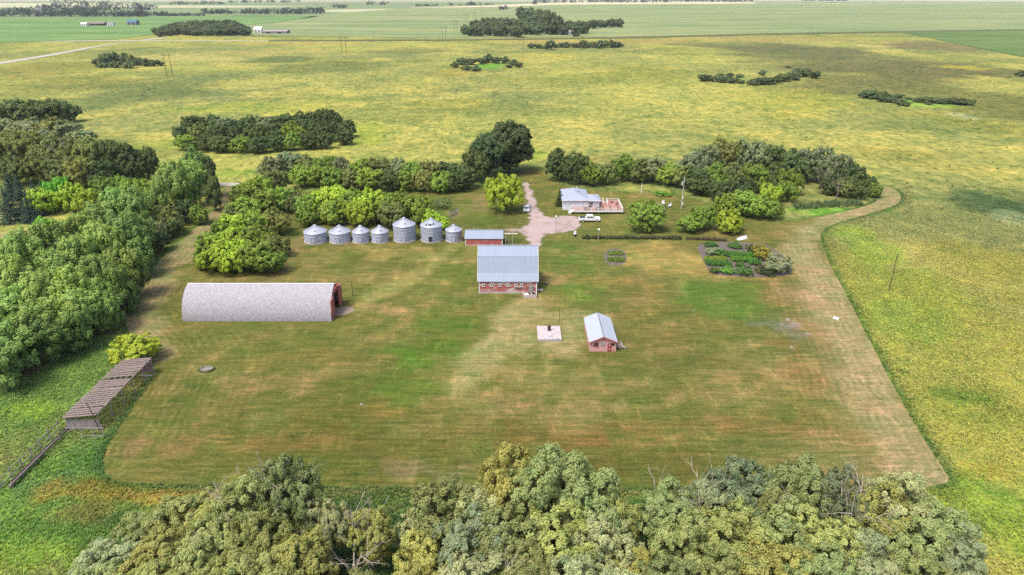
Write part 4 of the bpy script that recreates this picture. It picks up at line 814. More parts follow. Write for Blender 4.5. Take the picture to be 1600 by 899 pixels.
MB().box((0, 0, 1.2), (4.2, 2.0, .15)).box((0, -1, 1.7), (4.2, .08, .9)).box((0, 1, 1.7), (4.2, .08, .9)).box((2.06, 0, 1.7), (.08, 2.0, .9)).build("box", M['polepale'], wg)
for x in (-1.4, 1.4):
    for y in (-.9, .9): MB().tube((x, y - .12, .5), (x, y + .12, .5), .5, n=18).build("wheel", M['tyre'], wg)

# grain bins
def grain_bin(px0, px1, pyb, pye, pyt, label, tall=False, holes=False):
    s = (pyb - 3 + 20) * cp / CAM_H; g = G((px0 + px1) / 2, pyb - 1)
    r = (px1 - px0) / s / 2 * .985; c = Vector((g.x, g.y + r, 0)); ze = ztop(c, pye); zt = ztop(c, pyt)
    o = empty("grain_bin", c); tag(o, label, 'grain bin', 'galvanised grain bins in a row')
    m = M['bin'] if tall else M['bindull']
    mb = MB(); pr = []; k = int(ze / .81) + 1
    pr = [(r, .22)]
    for i in range(k):
        z = .22 + (ze - .22) * (i + 1) / k; pr += [(r, z - .04), (r + .03, z - .02), (r, z)]
    mb.lathe(pr, 48); mb.build("wall", m, o, smooth=False)
    MB().lathe([(r + .18, 0), (r + .18, .2), (0, .2)], 40).build("foundation", M['concrete'], o)
    rf = MB().lathe([(r + .10, ze - .10), (r + .12, ze - .02), (r + .02, ze + .06), (.42, zt - .08), (.42, zt + .10), (.30, zt + .2), (.001, zt + .22)], 48).build("roof", M['binroof'], o)
    rb = MB()
    for i in range(24):
        a = 2 * math.pi * i / 24; rb.bar(((r + .05) * math.cos(a), (r + .05) * math.sin(a), ze + .07), (.42 * math.cos(a), .42 * math.sin(a), zt - .04), .07, .06)
    rb.build("roof_rib", M['binroof'], rf)
    MB().box((.42, -r * .62, ze + (zt - ze) * .42 + .06), (.6, .5, .16), 0).build("hatch", M['bindull'], rf)
    d = MB().box((0, -r - .03, 1.05), (.82, .12, 1.35)).build("door", M['dark'] if holes else M['bindull'], o)
    MB().box((-.45, -r - .05, 1.05), (.08, .16, 1.5)).box((.45, -r - .05, 1.05), (.08, .16, 1.5)).box((0, -r - .05, 1.78), (.98, .16, .08)).build("frame", M['binroof'], d)
    ld = MB()
    for x in (.85, 1.2): 
        y = -math.sqrt(max(.1, r * r - x * x)) - .12; ld.bar((x, y, .3), (x, y, ze), .04, .04)
    for i in range(int(ze / .35)): ld.bar((.85, -math.sqrt(r * r - .72) - .12, .4 + i * .35), (1.2, -math.sqrt(max(.1, r * r - 1.44)) - .12, .4 + i * .35), .03, .03)
    ld.build("ladder", M['binroof'], o)
    if holes:
        for x, q in ((-1.05, .22), (-.35, .3), (.1, .26), (.75, .34)):
            t = q; rr = r * (1 - t) + .3; y = -math.sqrt(max(.2, rr * rr - x * x)); zz = ze + (zt - ze) * t + .06
            MB().prism([(x - .16, y, zz), (x + .16, y, zz), (x + .16, y + .5, zz + .5 * (zt - ze) / r), (x - .1, y + .5, zz + .5 * (zt - ze) / r)], (0, 0, -.02), (0, 0, .07)).build("roof_hole", M['dark'], rf)
        MB().bar((-.2, -r * .72, ze + .5), (-.35, -r * .72, ze + 1.3), .06, .06).build("bent_flap", M['binroof'], rf)
    return o
grain_bin(472, 507.5, 383.5, 361, 352.5, 'low wide dull steel bin, outermost of the row, nearest the tree belt')
grain_bin(511.5, 545, 383, 361, 353, 'low wide dull steel bin, second from the tree belt end')
grain_bin(549, 575.5, 382.3, 361, 353.5, 'small steel bin beside the two low wide bins')
grain_bin(578.5, 605.5, 382, 361, 353.5, 'small steel bin between its small twin and the first tall bin')
grain_bin(613, 648, 381.3, 350, 341, 'tall patchy steel bin with intact pointed roof', True)
grain_bin(656, 690, 381, 351, 342, 'tall patchy steel bin with torn roof and open black doorway', True, True)
grain_bin(695.5, 721.5, 380.8, 358.5, 352, 'small steel bin next to the red granary', True)

# red granary
def gable_building(name, label, cat, x0, x1, y0, y1, ze, zr, wallm, roofm, over=.25, axis='x', trimm=None, th=.12):
    o = empty(name, ((x0 + x1) / 2, (y0 + y1) / 2, 0)); tag(o, label, cat); a = (x1 - x0) / 2; b = (y1 - y0) / 2
    mb = MB()
    if axis == 'x':
        mb.box((0, -b, ze / 2), (2 * a, .12, ze)).box((0, b, ze / 2), (2 * a, .12, ze))
        for s in (-1, 1): mb.prism([(0, -b + .07, 0), (0, b - .07, 0), (0, b - .07, ze), (0, 0, zr - .08), (0, -b + .07, ze)], (s * a - (.06 if s > 0 else -.0), 0, 0), (s * a + (.06 if s < 0 else 0), 0, 0))
    else:
        mb.box((-a, 0, ze / 2), (.12, 2 * b, ze)).box((a, 0, ze / 2), (.12, 2 * b, ze))
        for s in (-1, 1): mb.prism([(-a + .07, 0, 0), (a - .07, 0, 0), (a - .07, 0, ze), (0, 0, zr - .08), (-a + .07, 0, ze)], (0, s * b, 0), (0, s * b - s * .12, 0))
    mb.build("wall", wallm, o)
    rf = MB()
    if axis == 'x':
        sl = (zr - ze) / b
        for s in (-1, 1): rf.slab([(-a - over, s * (b + over), ze - sl * over + .08), (a + over, s * (b + over), ze - sl * over + .08), (a + over, 0, zr + .08), (-a - over, 0, zr + .08)], th)
    else:
        sl = (zr - ze) / a
        for s in (-1, 1): rf.slab([(s * (a + over), -b - over, ze - sl * over + .08), (s * (a + over), b + over, ze - sl * over + .08), (0, b + over, zr + .08), (0, -b - over, zr + .08)], th)
    r = rf.build("roof", roofm, o)
    return o, r, a, b
gy0 = G(757, 384).y; gx0 = (728 - 800) / (404 * cp / 60); gx1 = (785 - 800) / (404 * cp / 60)
gran, gr, ga, gb = gable_building("granary", 'faded red board granary with pale metal roof between bins and barn', 'granary', gx0, gx1, gy0, gy0 + 4.6, 1.95, 3.3, M['red'], M['barnroof'])
MB().box((0, 0, 3.42), (2 * ga + .5, .25, .06)).build("ridge_cap", M['binroof'], gr)
for s in (-1, 1): MB().box((s * (ga + .0), -gb - .07, .95), (.16, .05, 1.9)).build("corner_trim", M['white'], gran)
MB().box((0, -gb - .07, .12), (2 * ga, .04, .24)).build("skirt_board", M['trim'], gran)
MB().tube((-2.6, .2, 3.2), (-2.6, .2, 3.75), .07).build("vent_pipe", M['white'], gr)
fr = empty("timber_frame", (gx1 + 1.55, gy0 + 2.4, 0)); tag(fr, 'bleached timber post frame leaning on the red granary end', 'frame')
for x in (-.7, 1.0):
    for y in (-2.2, 1.6): MB().bar((x, y, 0), (x, y, 2.6), .12, .12).build("post", M['polepale'], fr)
MB().box((.3, -.3, 2.45), (4.0, .7, .1)).build("platform", M['polepale'], fr)
MB().bar((-.9, -2.2, 2.0), (1.0, -2.2, .3), .09, .09).bar((-.9, -2.2, 1.4), (1.1, -2.2, 1.35), .09, .09).bar((-.7, 1.6, 2.5), (1.4, -1.0, 2.5), .09, .09).build("brace", M['weather2'], fr)

# barn
Yb = G(790, 458.5).y; sB = 478.5 * cp / 60; bx0, bx1 = (749 - 800) / sB, (838.5 - 800) / sB
barn = empty("barn", ((bx0 + bx1) / 2, Yb + 5.2, 0)); tag(barn, 'big old red barn with pale blue gambrel metal roof and six small windows', 'barn')
A = (bx1 - bx0) / 2; B = 5.2; W = 3.1
zk = 4.3; profile = [(-B - .35, 2.75), (-B + 1.1, 4.35), (-B + 2.75, 7.3), (0, 8.9), (B - 2.75, 7.3), (B - 1.1, 4.35), (B + .35, 2.75)]
MB().box((0, -B, W / 2), (2 * A, .15, W)).box((0, B, W / 2), (2 * A, .15, W)).build("wall", M['barnred'], barn)
for s in (-1, 1):
    MB().prism([(0, -B + .08, 0), (0, B - .08, 0), (0, B - .08, 3.0)] + [(0, y, z - .1) for y, z in profile[5:0:-1]] + [(0, -B + .08, 3.0)], (s * A - .15 * (s > 0), 0, 0), (s * A + .15 * (s < 0), 0, 0)).build("gable_wall", M['barnred'], barn)
rf = MB()
for i in range(6):
    (ya, za), (yb_, zb) = profile[i], profile[i + 1]
    rf.slab([(-A - .3, ya, za + .08), (A + .3, ya, za + .08), (A + .3, yb_, zb + .08), (-A - .3, yb_, zb + .08)], .08)
rf = rf.build("roof", M['barnroof'], barn)
MB().box((0, profile[2][0], profile[2][1] + .09), (2 * A + .62, .12, .05)).box((0, profile[1][0], profile[1][1] + .09), (2 * A + .62, .12, .05)).build("seam_flashing", M['bindull'], rf)
MB().box((0, 0, 8.99), (2 * A + .62, .35, .06)).build("ridge_cap", M['binroof'], rf)
for s in (-1, 1):
    v = MB()
    for i in range(6): v.bar((s * (A + .32), profile[i][0], profile[i][1] + .05), (s * (A + .32), profile[i + 1][0], profile[i + 1][1] + .05), .06, .2)
    v.build("verge_board", M['white'], rf)
for px in (755.5, 768.2, 781, 793.7, 806.2, 814.6):
    x = (px - 800) / (466 * cp / 57.9) - (bx0 + bx1) / 2
    wn = MB().box((x, -B - .10, 1.95), (.34, .06, .40)).build("window", M['dark'], barn)
    MB().box((x - .25, -B - .13, 1.95), (.14, .10, .66)).box((x + .25, -B - .13, 1.95), (.14, .10, .66)).box((x, -B - .13, 2.23), (.36, .10, .14)).box((x, -B - .13, 1.67), (.36, .10, .14)).build("frame", M['white'], wn)
MB().box((-A + .05, -B - .10, 1.5), (.18, .07, 3.0)).box((A - .05, -B - .10, 1.5), (.18, .07, 3.0)).build("corner_trim", M['white'], barn)
MB().box((0, -B - .09, .2), (2 * A - .3, .08, .4)).build("foundation", M['concrete'], barn)
MB().box((3.1, -B - .09, 1.28), (2.6, .05, .12)).box((5.1, -B - .09, 1.33), (1.2, .05, .16)).box((2.2, -B - .095, 1.10), (1.6, .05, .08)).build("board_gap", M['dark'], barn)
MB().box((4.9, -B - .12, 1.0), (.9, .06, 1.9)).build("door", M['weather'], barn)
pen = empty("concrete_pen", (G(828, 466).x, G(828, 466).y + 1.1, 0)); tag(pen, 'small white concrete pen with rubbish, against the barn corner', 'pen')
MB().box((0, 0, .12), (2.8, 2.0, .24)).build("floor_slab", M['concrete'], pen)
MB().box((0, -1.0, .35), (2.9, .14, .7)).box((-1.4, 0, .35), (.14, 1.9, .7)).box((1.4, 0, .35), (.14, 1.9, .7)).build("wall", M['trim'], pen)
rubb = MB(); rr_ = random.Random(3)
for i in range(8): rubb.box((rr_.uniform(-.3, 1.1), rr_.uniform(-.6, .6), .4), (rr_.uniform(.2, .7), rr_.uniform(.1, .5), .18), rr_.uniform(0, 3))
tag(rubb.build("scrap_pile", M['darkplastic'], None, (pen.location.x, pen.location.y, 0)), 'dark scrap boards heaped in the concrete pen', 'scrap', kind='stuff')
def lump(name, mm, r, loc, parent=None, seed=0, flat=.6):
    bm = bmesh.new(); bmesh.ops.create_icosphere(bm, subdivisions=3, radius=r); rr2 = random.Random(seed); o3 = Vector((rr2.random() * 9, rr2.random() * 9, 0))
    from mathutils import noise as mn
    for v in bm.verts: v.co *= 1 + .35 * mn.noise(v.co / r * 1.3 + o3); v.co.z = max(v.co.z, -.2 * r) * flat
    me = bpy.data.meshes.new(name); bm.to_mesh(me); bm.free(); return link(name, me, mm, parent, loc)
tag(lump("sheet_bundle", M['white'], .5, (pen.location.x - .6, pen.location.y - .1, .3), seed=2), 'white bundled sheet lying in the concrete pen', 'bundle')
st_ = G(843, 455); tag(MB().box((0, 0, .3), (1.5, .9, .12)).box((-.6, 0, .12), (.12, .9, .24)).box((.6, 0, .12), (.12, .9, .24)).build("doorstep", M['polepale'], None, (st_.x, st_.y, 0)), 'pale wooden doorstep beside the barn corner', 'step')
g = G(854, 444); ty = empty("old_tyre", g); tag(ty, 'old tyre with white rock lying in the grass right of the barn', 'tyre')
MB().lathe([(.28, .05), (.45, 0), (.55, .12), (.45, .25), (.28, .2), (.28, .05)], 20).build("tyre", M['tyre'], ty)
lump("rock", M['rock'], .4, (0.1, 0, .2), ty, 5)

# small gable-front shed
Ysh = G(941, 549.5).y; sS = 569.5 * cp / 60; sx0, sx1 = (921.5 - 800) / sS, (961.5 - 800) / sS
hut, hr, ha, hb = gable_building("small_shed", 'small faded pink shed with white metal gable roof, right of the slab', 'shed', sx0, sx1, Ysh, Ysh + 9.4, 2.0, 3.05, M['pink'], M['shedroof'], over=.28, axis='y', th=.08)
MB().box((0, 0, 3.16), (.10, 2 * hb + .5, .03)).build("ridge_cap", M['darkmetal'], hr)
MB().bar((-ha - .28, -hb - .31, 1.93), (0, -hb - .31, 3.07), .05, .16).bar((ha + .28, -hb - .31, 1.93), (0, -hb - .31, 3.07), .05, .16).build("barge_board", M['redbright'], hr)
d = MB().box((1.15, -hb - .05, .85), (.62, .08, 1.6)).build("door", mat("door_red", C(165, 55, 50, .5), .8, var=.1), hut)
MB().box((1.15, -hb - .10, 1.25), (.3, .04, .4)).box((1.15, -hb - .10, .5), (.3, .04, .35)).build("panel", M['pink'], d)
w1 = MB().box((-1.2, -hb - .04, 1.45), (.62, .06, .62)).build("window", M['dark'], hut); MB().box((-1.62, -hb - .045, 1.2), (.3, .05, .3)).build("missing_boards", M['dark'], hut)
MB().box((-1.2, -hb - .08, 1.10), (.74, .05, .07)).box((-1.2, -hb - .08, 1.45), (.05, .03, .6)).build("frame", M['redbright'], w1)
w2 = MB().box((-.05, -hb - .04, 1.55), (.8, .06, .6)).build("window", M['weather'], hut); MB().box((-.05, -hb - .08, 1.55), (.06, .05, .66)).box((-.47, -hb - .08, 1.55), (.06, .05, .66)).box((.37, -hb - .08, 1.55), (.06, .05, .66)).build("frame", M['white'], w2)
MB().box((1.75, -hb - .045, 1.45), (.46, .05, .4)).build("window", M['dark'], hut)
MB().box((.1, -hb - .045, 2.35), (.2, .05, .2)).build("vent", M['dark'], hut)
lp = G(971, 541); sc_ = MB(); r3 = random.Random(9)
for i in range(14): sc_.bar((r3.uniform(-.9, .9), r3.uniform(-1.3, 1.3), .05 + i * .02), (r3.uniform(-.9, .9), r3.uniform(-1.3, 1.3), .08 + i * .02), .14, .05)
tag(sc_.build("board_pile", M['weather'], None, (lp.x, lp.y, 0)), 'grey heap of old boards beside the small pink shed', 'board pile')
# well slab
gs = G(859, 534); sl = empty("well_slab", (gs.x, gs.y + 2.7, 0)); tag(sl, 'raised pale concrete slab with a rusty barrel, in the open yard', 'slab')
MB().box((0, 0, .25), (4.45, 5.4, .5)).build("slab_block", M['slabtop'], sl, bevel=.03)
br = empty("rusty_barrel", (gs.x + .05, gs.y + 3.6, .5)); tag(br, 'dark rusty barrel standing on the pale concrete slab', 'barrel')
MB().lathe([(.001, 0), (.30, 0), (.30, .28), (.32, .30), (.30, .32), (.30, .6), (.32, .62), (.30, .64), (.30, .9), (.27, .9), (.27, .8), (.001, .8)], 24).build("drum", mat("rust_barrel", C(92, 40, 40, .5), .8, var=.3), br)

# house
HX0, HX1, HX2, HYF = 14.9, 22.3, 25.6, 192.6
hs = empty("house", ((HX0 + HX1) / 2, HYF + 5.5, 0)); tag(hs, 'white bungalow with blue-grey hipped roof beside the driveway', 'house')
def hip(mb, x0, x1, y0, y1, ze, zr, rid):
    xm = (x0 + x1) / 2; a = [(x0, y0, ze), (x1, y0, ze), (x1, y1, ze), (x0, y1, ze)]; p = (xm, y0 + rid, zr); q = (xm, y1 - rid, zr)
    b = [(x, y, z - .12) for x, y, z in a]
    mb.add(a + [p, q] + b, [(0, 1, 4), (1, 2, 5, 4), (2, 3, 5), (3, 0, 4, 5), (0, 6, 7, 1), (1, 7, 8, 2), (2, 8, 9, 3), (3, 9, 6, 0), (9, 8, 7, 6)])
ox, oy = hs.location.x, hs.location.y
MB().box(((HX0 + HX1) / 2 - ox, 0, 1.45), (HX1 - HX0, 11, 2.9)).box(((HX1 + HX2) / 2 - ox, HYF + 3.0 - oy, 1.4), (HX2 - HX1 - .02, 5.9, 2.7)).build("wall", M['siding'], hs)
m1 = MB(); hip(m1, HX0 - .35 - ox, HX1 + .35 - ox, HYF - .35 - oy, HYF + 11.35 - oy, 3.0, 4.5, 3.6); r1 = m1.build("roof", M['houseroof'], hs)
m2 = MB(); hip(m2, HX1 - .3 - ox, HX2 + .35 - ox, HYF - .3 - oy, HYF + 6.2 - oy, 2.85, 3.5, 2.0); m2.build("roof", M['houseroof'], hs)
MB().box(((HX0 + HX1) / 2 - ox, HYF - .40 - oy, 2.93), (HX1 - HX0 + .8, .1, .2)).box(((HX1 + HX2) / 2 - ox + .3, HYF - .36 - oy, 2.78), (HX2 - HX1 + .2, .1, .18)).build("fascia", M['white'], hs)
MB().tube((.9, 1.5, 4.2), (.9, 1.5, 5.2), .09).build("vent_pipe", M['white'], r1)
MB().box((1.2, -.5, 4.05), (.4, .4, .25)).build("roof_vent", M['darkplastic'], r1)
for xx, w_, h_, zc in ((23.1, .9, 1.0, 2.0),):
    wn = MB().box((xx - ox, HYF - .04 - oy, zc), (w_, .1, h_)).build("window", M['glass'], hs)
    MB().box((xx - ox, HYF - .08 - oy, zc), (.07, .06, h_)).box((xx - ox, HYF - .08 - oy, zc + .55), (w_ + .2, .08, .1)).box((xx - ox, HYF - .08 - oy, zc - .55), (w_ + .2, .08, .1)).build("frame", M['white'], wn)
dd = MB().box((22.9 - ox, HYF - .045 - oy, 1.2), (.7, .08, .5)).build("door", M['glass'], hs)
MB().box((18.0 - ox, HYF - .06 - oy, .45), (1.2, .06, .4)).build("basement_window", M['glass'], hs)
# deck
dk = empty("deck", (24.8, 190.4, 0)); tag(dk, 'reddish timber deck with white railings wrapped round the house corner', 'deck')
DX0, DX1, DY0, DY1, DZ = 17.9, 31.9, 188.3, 192.3, .95
MB().box(((DX0 + DX1) / 2 - 24.8, (DY0 + DY1) / 2 - 190.4, DZ - .06), (DX1 - DX0, DY1 - DY0, .12)).box((28.9 - 24.8, 195.3 - 190.4, DZ - .06), (5.9, 5.9, .12)).build("floor", M['deck'], dk)
MB().box(((DX0 + DX1) / 2 - 24.8, DY0 - .05 - 190.4, DZ - .16), (DX1 - DX0, .08, .3)).box((DX1 + .05 - 24.8, 193.2 - 190.4, DZ - .16), (.08, 9.9, .3)).build("rim_board", M['white'], dk)
def railing(p, q, nm="railing", solid=False):
    p = Vector((p[0] - 24.8, p[1] - 190.4, DZ)); q = Vector((q[0] - 24.8, q[1] - 190.4, DZ)); mb = MB(); L_ = (q - p).length
    mb.bar(p + Vector((0, 0, .88)), q + Vector((0, 0, .88)), .10, .06); mb.bar(p + Vector((0, 0, .14)), q + Vector((0, 0, .14)), .08, .06)
    k = int(L_ / .28)
    for i in range(k + 1):
        a = p.lerp(q, i / k); mb.bar(a + Vector((0, 0, .1)), a + Vector((0, 0, .86)), .07, .04)
    k = max(1, int(L_ / 2.2))
    for i in range(k + 1):
        a = p.lerp(q, i / k); mb.bar(a, a + Vector((0, 0, .95)), .12, .12)
    mb.build(nm, M['white'], dk)
for p, q, s_ in (((DX0 + .1, DY0 + .05), (DX1 - .05, DY0 + .05), True), ((DX1 - .05, DY0 + .1), (DX1 - .05, 198.2), True), ((DX1 - .1, 198.2), (28.3, 198.2), True), ((28.3, 198.1), (28.3, 194.3), True), ((27.2, 194.3), (27.2, 198.1), True), ((26.0, 198.2), (27.1, 198.2), True)):
    railing(p, q, solid=s_)
mb = MB()
for k in range(5): mb.box((DX0 - .2 - k * .28 - 24.8, DY0 + 1.2 - 190.4 - .3, DZ - .17 * (k + 1) + .0), (.32, 1.5, .06))
mb.build("stairs", M['white'], dk)
for yy in (.1, 1.7):
    MB().bar((DX0 - 1.6 - 24.8, DY0 + yy - 190.4, .1), (DX0 - 24.8, DY0 + yy - 190.4, DZ + .05), .1, .3).bar((DX0 - 1.6 - 24.8, DY0 + yy - 190.4, .95), (DX0 - 24.8, DY0 + yy - 190.4, DZ + .95), .1, .1).bar((DX0 - 1.6 - 24.8, DY0 + yy - 190.4, 0), (DX0 - 1.6 - 24.8, DY0 + yy - 190.4, 1.0), .1, .1).build("stair_rail", M['white'], dk)
for x in (19, 22, 25, 28, 31.5): MB().bar((x - 24.8, DY0 + .25 - 190.4, 0), (x - 24.8, DY0 + .25 - 190.4, .85), .14, .14).build("post", M['polepale'], dk)
def patio_chair(x, y, z, rz, m, label, group):
    o = empty("patio_chair", (x, y, z), rz); tag(o, label, 'chair', group)
    MB().box((0, 0, .42), (.5, .5, .06)).build("seat", m, o)
    MB().box((0, .25, .72), (.5, .06, .6)).build("backrest", m, o)
    for a in (-.22, .22):
        for b in (-.22, .22): MB().bar((a, b, 0), (a, b, .42), .05, .05).build("leg", m, o)
        MB().box((a * 1.15, 0, .62), (.06, .5, .05)).build("armrest", m, o)
    return o
def patio_table(x, y, z, r, m, label, group=None):
    o = empty("patio_table", (x, y, z)); tag(o, label, 'table', group)
    MB().lathe([(.001, .68), (r, .68), (r, .73), (.001, .73)], 24).build("tabletop", m, o)
    for k in range(4):
        a = math.pi / 4 + k * math.pi / 2; MB().bar((r * .7 * math.cos(a), r * .7 * math.sin(a), 0), (r * .6 * math.cos(a), r * .6 * math.sin(a), .68), .05, .05).build("leg", m, o)
    return o
patio_table(21.6, 189.4, DZ, .55, M['darkplastic'], 'dark round table on the deck near the stairs')
patio_chair(20.9, 189.6, DZ, 1.5, M['darkplastic'], 'dark chair on the deck, stairs side of the first table', None)
patio_chair(22.5, 189.5, DZ, -1.5, M['darkplastic'], 'dark chair on the deck, house side of the first table', None)
patio_table(25.1, 189.5, DZ, .6, M['darkplastic'], 'dark round table in the middle of the deck front')
patio_chair(24.2, 189.4, DZ, 1.4, M['darkplastic'], 'dark chair left of the middle deck table', None)
patio_chair(26.1, 189.7, DZ, -1.2, M['darkplastic'], 'dark chair right of the middle deck table', None)
patio_chair(28.4, 189.6, DZ, .2, M['purple'], 'greyish chair near the outer front corner of the deck', None)
patio_chair(30.6, 189.7, DZ, -.4, M['purple'], 'greyish lounge chair in the outer front corner of the deck', None)
patio_chair(30.9, 194.2, DZ, -1.5, M['darkplastic'], 'dark chair in the railed bay at the back of the deck', None)
patio_table(29.6, 196.6, DZ, .6, mat("terracotta_plastic", C(190, 120, 105, .5), .7), 'terracotta table in the railed bay at the back of the deck')
bq = empty("barbecue", (25.9, 195.6, DZ)); tag(bq, 'black barbecue on the deck against the house extension', 'barbecue')
MB().box((0, 0, .8), (1.1, .5, .2)).build("firebox", M['darkplastic'], bq); MB().box((0, .05, 1.02), (1.0, .42, .22)).build("lid", M['darkplastic'], bq, bevel=.06)
MB().box((-.4, 0, .35), (.08, .4, .7)).box((.4, 0, .35), (.08, .4, .7)).build("stand", M['darkmetal'], bq)

# vehicles
def side_loft(prof, wprof, m, name, parent):
    """closed side outline (x, z) extruded in y with narrower top"""
    mb = MB(); n_ = len(prof); vs = []
    for s in (-1, 1):
        for (x, z) in prof: vs.append((x, s * wprof(z), z))
    mb.add(vs, [tuple(range(n_ - 1, -1, -1)), tuple(range(n_, 2 * n_))] + [(i, (i + 1) % n_, n_ + (i + 1) % n_, n_ + i) for i in range(n_)])
    return mb.build(name, m, parent, bevel=.05, smooth=False)
def wheel(o, x, y, r=.38):
    w_ = MB().tube((x, y - .13, r), (x, y + .13, r), r, n=24).build("wheel", M['tyre'], o)
    s = 1 if y > 0 else -1; MB().tube((x, y + s * .12, r), (x, y + s * .145, r), r * .62, n=20).build("rim", M['rim'], w_)
pt = G(921.5, 347.5); tk = empty("pickup_truck", (pt.x, pt.y + .9, 0)); tag(tk, 'white crew cab pickup truck parked below the deck', 'pickup truck')
side_loft([(-2.95, .45), (2.85, .45), (2.95, .7), (2.9, 1.05), (1.5, 1.18), (-2.95, 1.18)], lambda z: .97, M['carpaint'], "body", tk)
side_loft([(-1.0, 1.15), (1.55, 1.15), (.85, 1.82), (-.85, 1.84)], lambda z: .92 if z < 1.4 else .76, M['carpaint'], "cab", tk)
MB().box((-1.98, 0, 1.195), (1.7, 1.6, .03)).build("cargo_bed", M['darkplastic'], tk)
for y in (-.86, .86):
    for (x0, x1) in ((-.78, .0), (.1, .98)):
        MB().prism([(x0, 0, 1.27), (x1 + .12 * (x1 > .5), 0, 1.27), (x1 - .22 * (x1 > .5), 0, 1.68), (x0 + .04, 0, 1.68)], (0, y * 1.07, 0), (0, y * .93, 0)).build("side_window", M['glass'], tk)
    for x in (-1.85, 1.9): wheel(tk, x, y * 1.04, .40)
MB().prism([(1.44, 0, 1.27), (1.56, 0, 1.27), (1.0, 0, 1.78), (.9, 0, 1.78)], (0, -.7, 0), (0, .7, 0)).build("windscreen", M['glass'], tk)
MB().box((2.96, 0, .62), (.12, 1.8, .2)).box((-2.98, 0, .6), (.12, 1.8, .18)).build("bumper", M['rim'], tk)
for y in (-.72, .72): MB().box((2.94, y, .92), (.08, .3, .18)).build("headlight", M['rim'], tk)
for y in (-.99, .99): MB().box((1.25, y, 1.3), (.12, .14, .14)).build("mirror", M['darkplastic'], tk)
pc = G(823, 333); cr = empty("parked_car", (pc.x, pc.y + 2.1, 0), R(-92)); tag(cr, 'small white car parked on the grass edge of the driveway', 'car')
side_loft([(-2.1, .35), (2.1, .35), (2.2, .6), (2.1, .82), (1.0, .95), (-1.9, .98), (-2.15, .8)], lambda z: .86, M['carpaint'], "body", cr)
side_loft([(-1.6, .93), (1.05, .93), (.35, 1.42), (-1.1, 1.42)], lambda z: .8 if z < 1.1 else .62, M['carpaint'], "cabin", cr)
MB().prism([(.98, 0, 1.0), (1.08, 0, 1.0), (.5, 0, 1.38), (.42, 0, 1.38)], (0, -.66, 0), (0, .66, 0)).build("windscreen", M['glass'], cr)
MB().prism([(-1.62, 0, 1.0), (-1.52, 0, 1.0), (-1.12, 0, 1.38), (-1.22, 0, 1.38)], (0, -.66, 0), (0, .66, 0)).build("rear_window", M['glass'], cr)
for y in (-.74, .74):
    MB().prism([(-1.3, 0, 1.02), (.8, 0, 1.02), (.3, 0, 1.34), (-1.05, 0, 1.34)], (0, y * 1.06, 0), (0, y * .9, 0)).build("side_window", M['glass'], cr)
    for x in (-1.3, 1.35): wheel(cr, x, y * 1.08, .33)
for y in (-.6, .6): MB().box((2.13, y, .68), (.1, .3, .14)).build("headlight", M['rim'], cr)

# lawn seats
for k, (px, py, rz) in enumerate([(1036, 318.5, 0), (1028.5, 321.5, 1.57), (1046, 322, -1.57), (1036, 327, 3.14)]):
    g = G(px, py + 2); patio_chair(g.x, g.y, 0, rz, M['plastic'], ['white chair behind the dark lawn table', 'white chair left of the dark lawn table', 'white chair right of the dark lawn table', 'white chair in front of the dark lawn table'][k], 'white chairs round the lawn table').scale = (1.5, 1.5, 1.3)
g = G(1036, 324.5); patio_table(g.x, g.y, 0, .9, M['darkplastic'], 'dark round fire table set out on the lawn among four white chairs')
g = G(898.5, 369); cn = empty("milk_can", g); tag(cn, 'white and black milk can at the end of the low hedge', 'milk can')
MB().lathe([(.001, 0), (.42, 0), (.42, .75), (.22, .95)], 16).build("body", M['darkplastic'], cn); MB().lathe([(.43, .55), (.43, .8), (.24, .98), (.24, 1.15), (.34, 1.2), (.001, 1.25)], 16).build("lid", M['plastic'], cn)
g = G(1160, 373); bt = empty("upturned_boat", g, R(35)); tag(bt, 'small white boat lying under the yard trees by the flower garden', 'boat')
mb = MB(); rings = []
for i in range(9):
    t = i / 8; x = -1.9 + 3.8 * t; wd = .75 * math.sin(math.pi * (.12 + .80 * t)) ** .6 if t < 1 else .05
    rings.append([(x, wd * math.cos(a) , max(.0, .55 * math.sin(a) * (wd / .75))) for a in np.linspace(0, math.pi, 9)])
vs = [p for r_ in rings for p in r_]; mb.add(vs, [(i * 9 + j, (i + 1) * 9 + j, (i + 1) * 9 + j + 1, i * 9 + j + 1) for i in range(8) for j in range(8)] + [tuple(range(9)), tuple(range(80, 71, -1))])
mb.build("hull", M['plastic'], bt, smooth=True); MB().box((0, 0, .56), (3.2, .08, .1)).build("keel", M['plastic'], bt)

# hedge, gardens
def clump_obj(name, spec, colr, per, size, rad, seed, up=.3, kk=.75):
    rng = np.random.RandomState(seed); V_, F_, C_ = leaves(np.array(spec), rad, per, size, (1, 1, 1), rng, up=up, cvar=.25)
    me = npmesh(name, V_, F_, C_); me.materials.append(LEAF); o = link(name, me); o.color = (*C(*colr, kk), 1); return o
def hedge_spec(a, b, wd, h, n, seed):
    rng = np.random.RandomState(seed); out = []
    for i in range(n):
        t = rng.uniform(); p = a.lerp(b, t); out.append((p.x + rng.uniform(-.1, .1), p.y + rng.uniform(-wd, wd) / 2, rng.uniform(.15, h)))
    return out
hd = clump_obj("hedge", hedge_spec(G(909, 373), G(1064, 374), 1.1, .8, 420, 3), (96, 104, 66), 26, .14, .32, 3); tag(hd, 'long low clipped hedge below the house lawn', 'hedge')
hd2 = clump_obj("hedge", hedge_spec(G(1072, 374), G(1135, 377), .6, .6, 140, 4), (110, 96, 74), 24, .14, .3, 4); tag(hd2, 'thin brownish hedge leading to the flower garden', 'hedge')
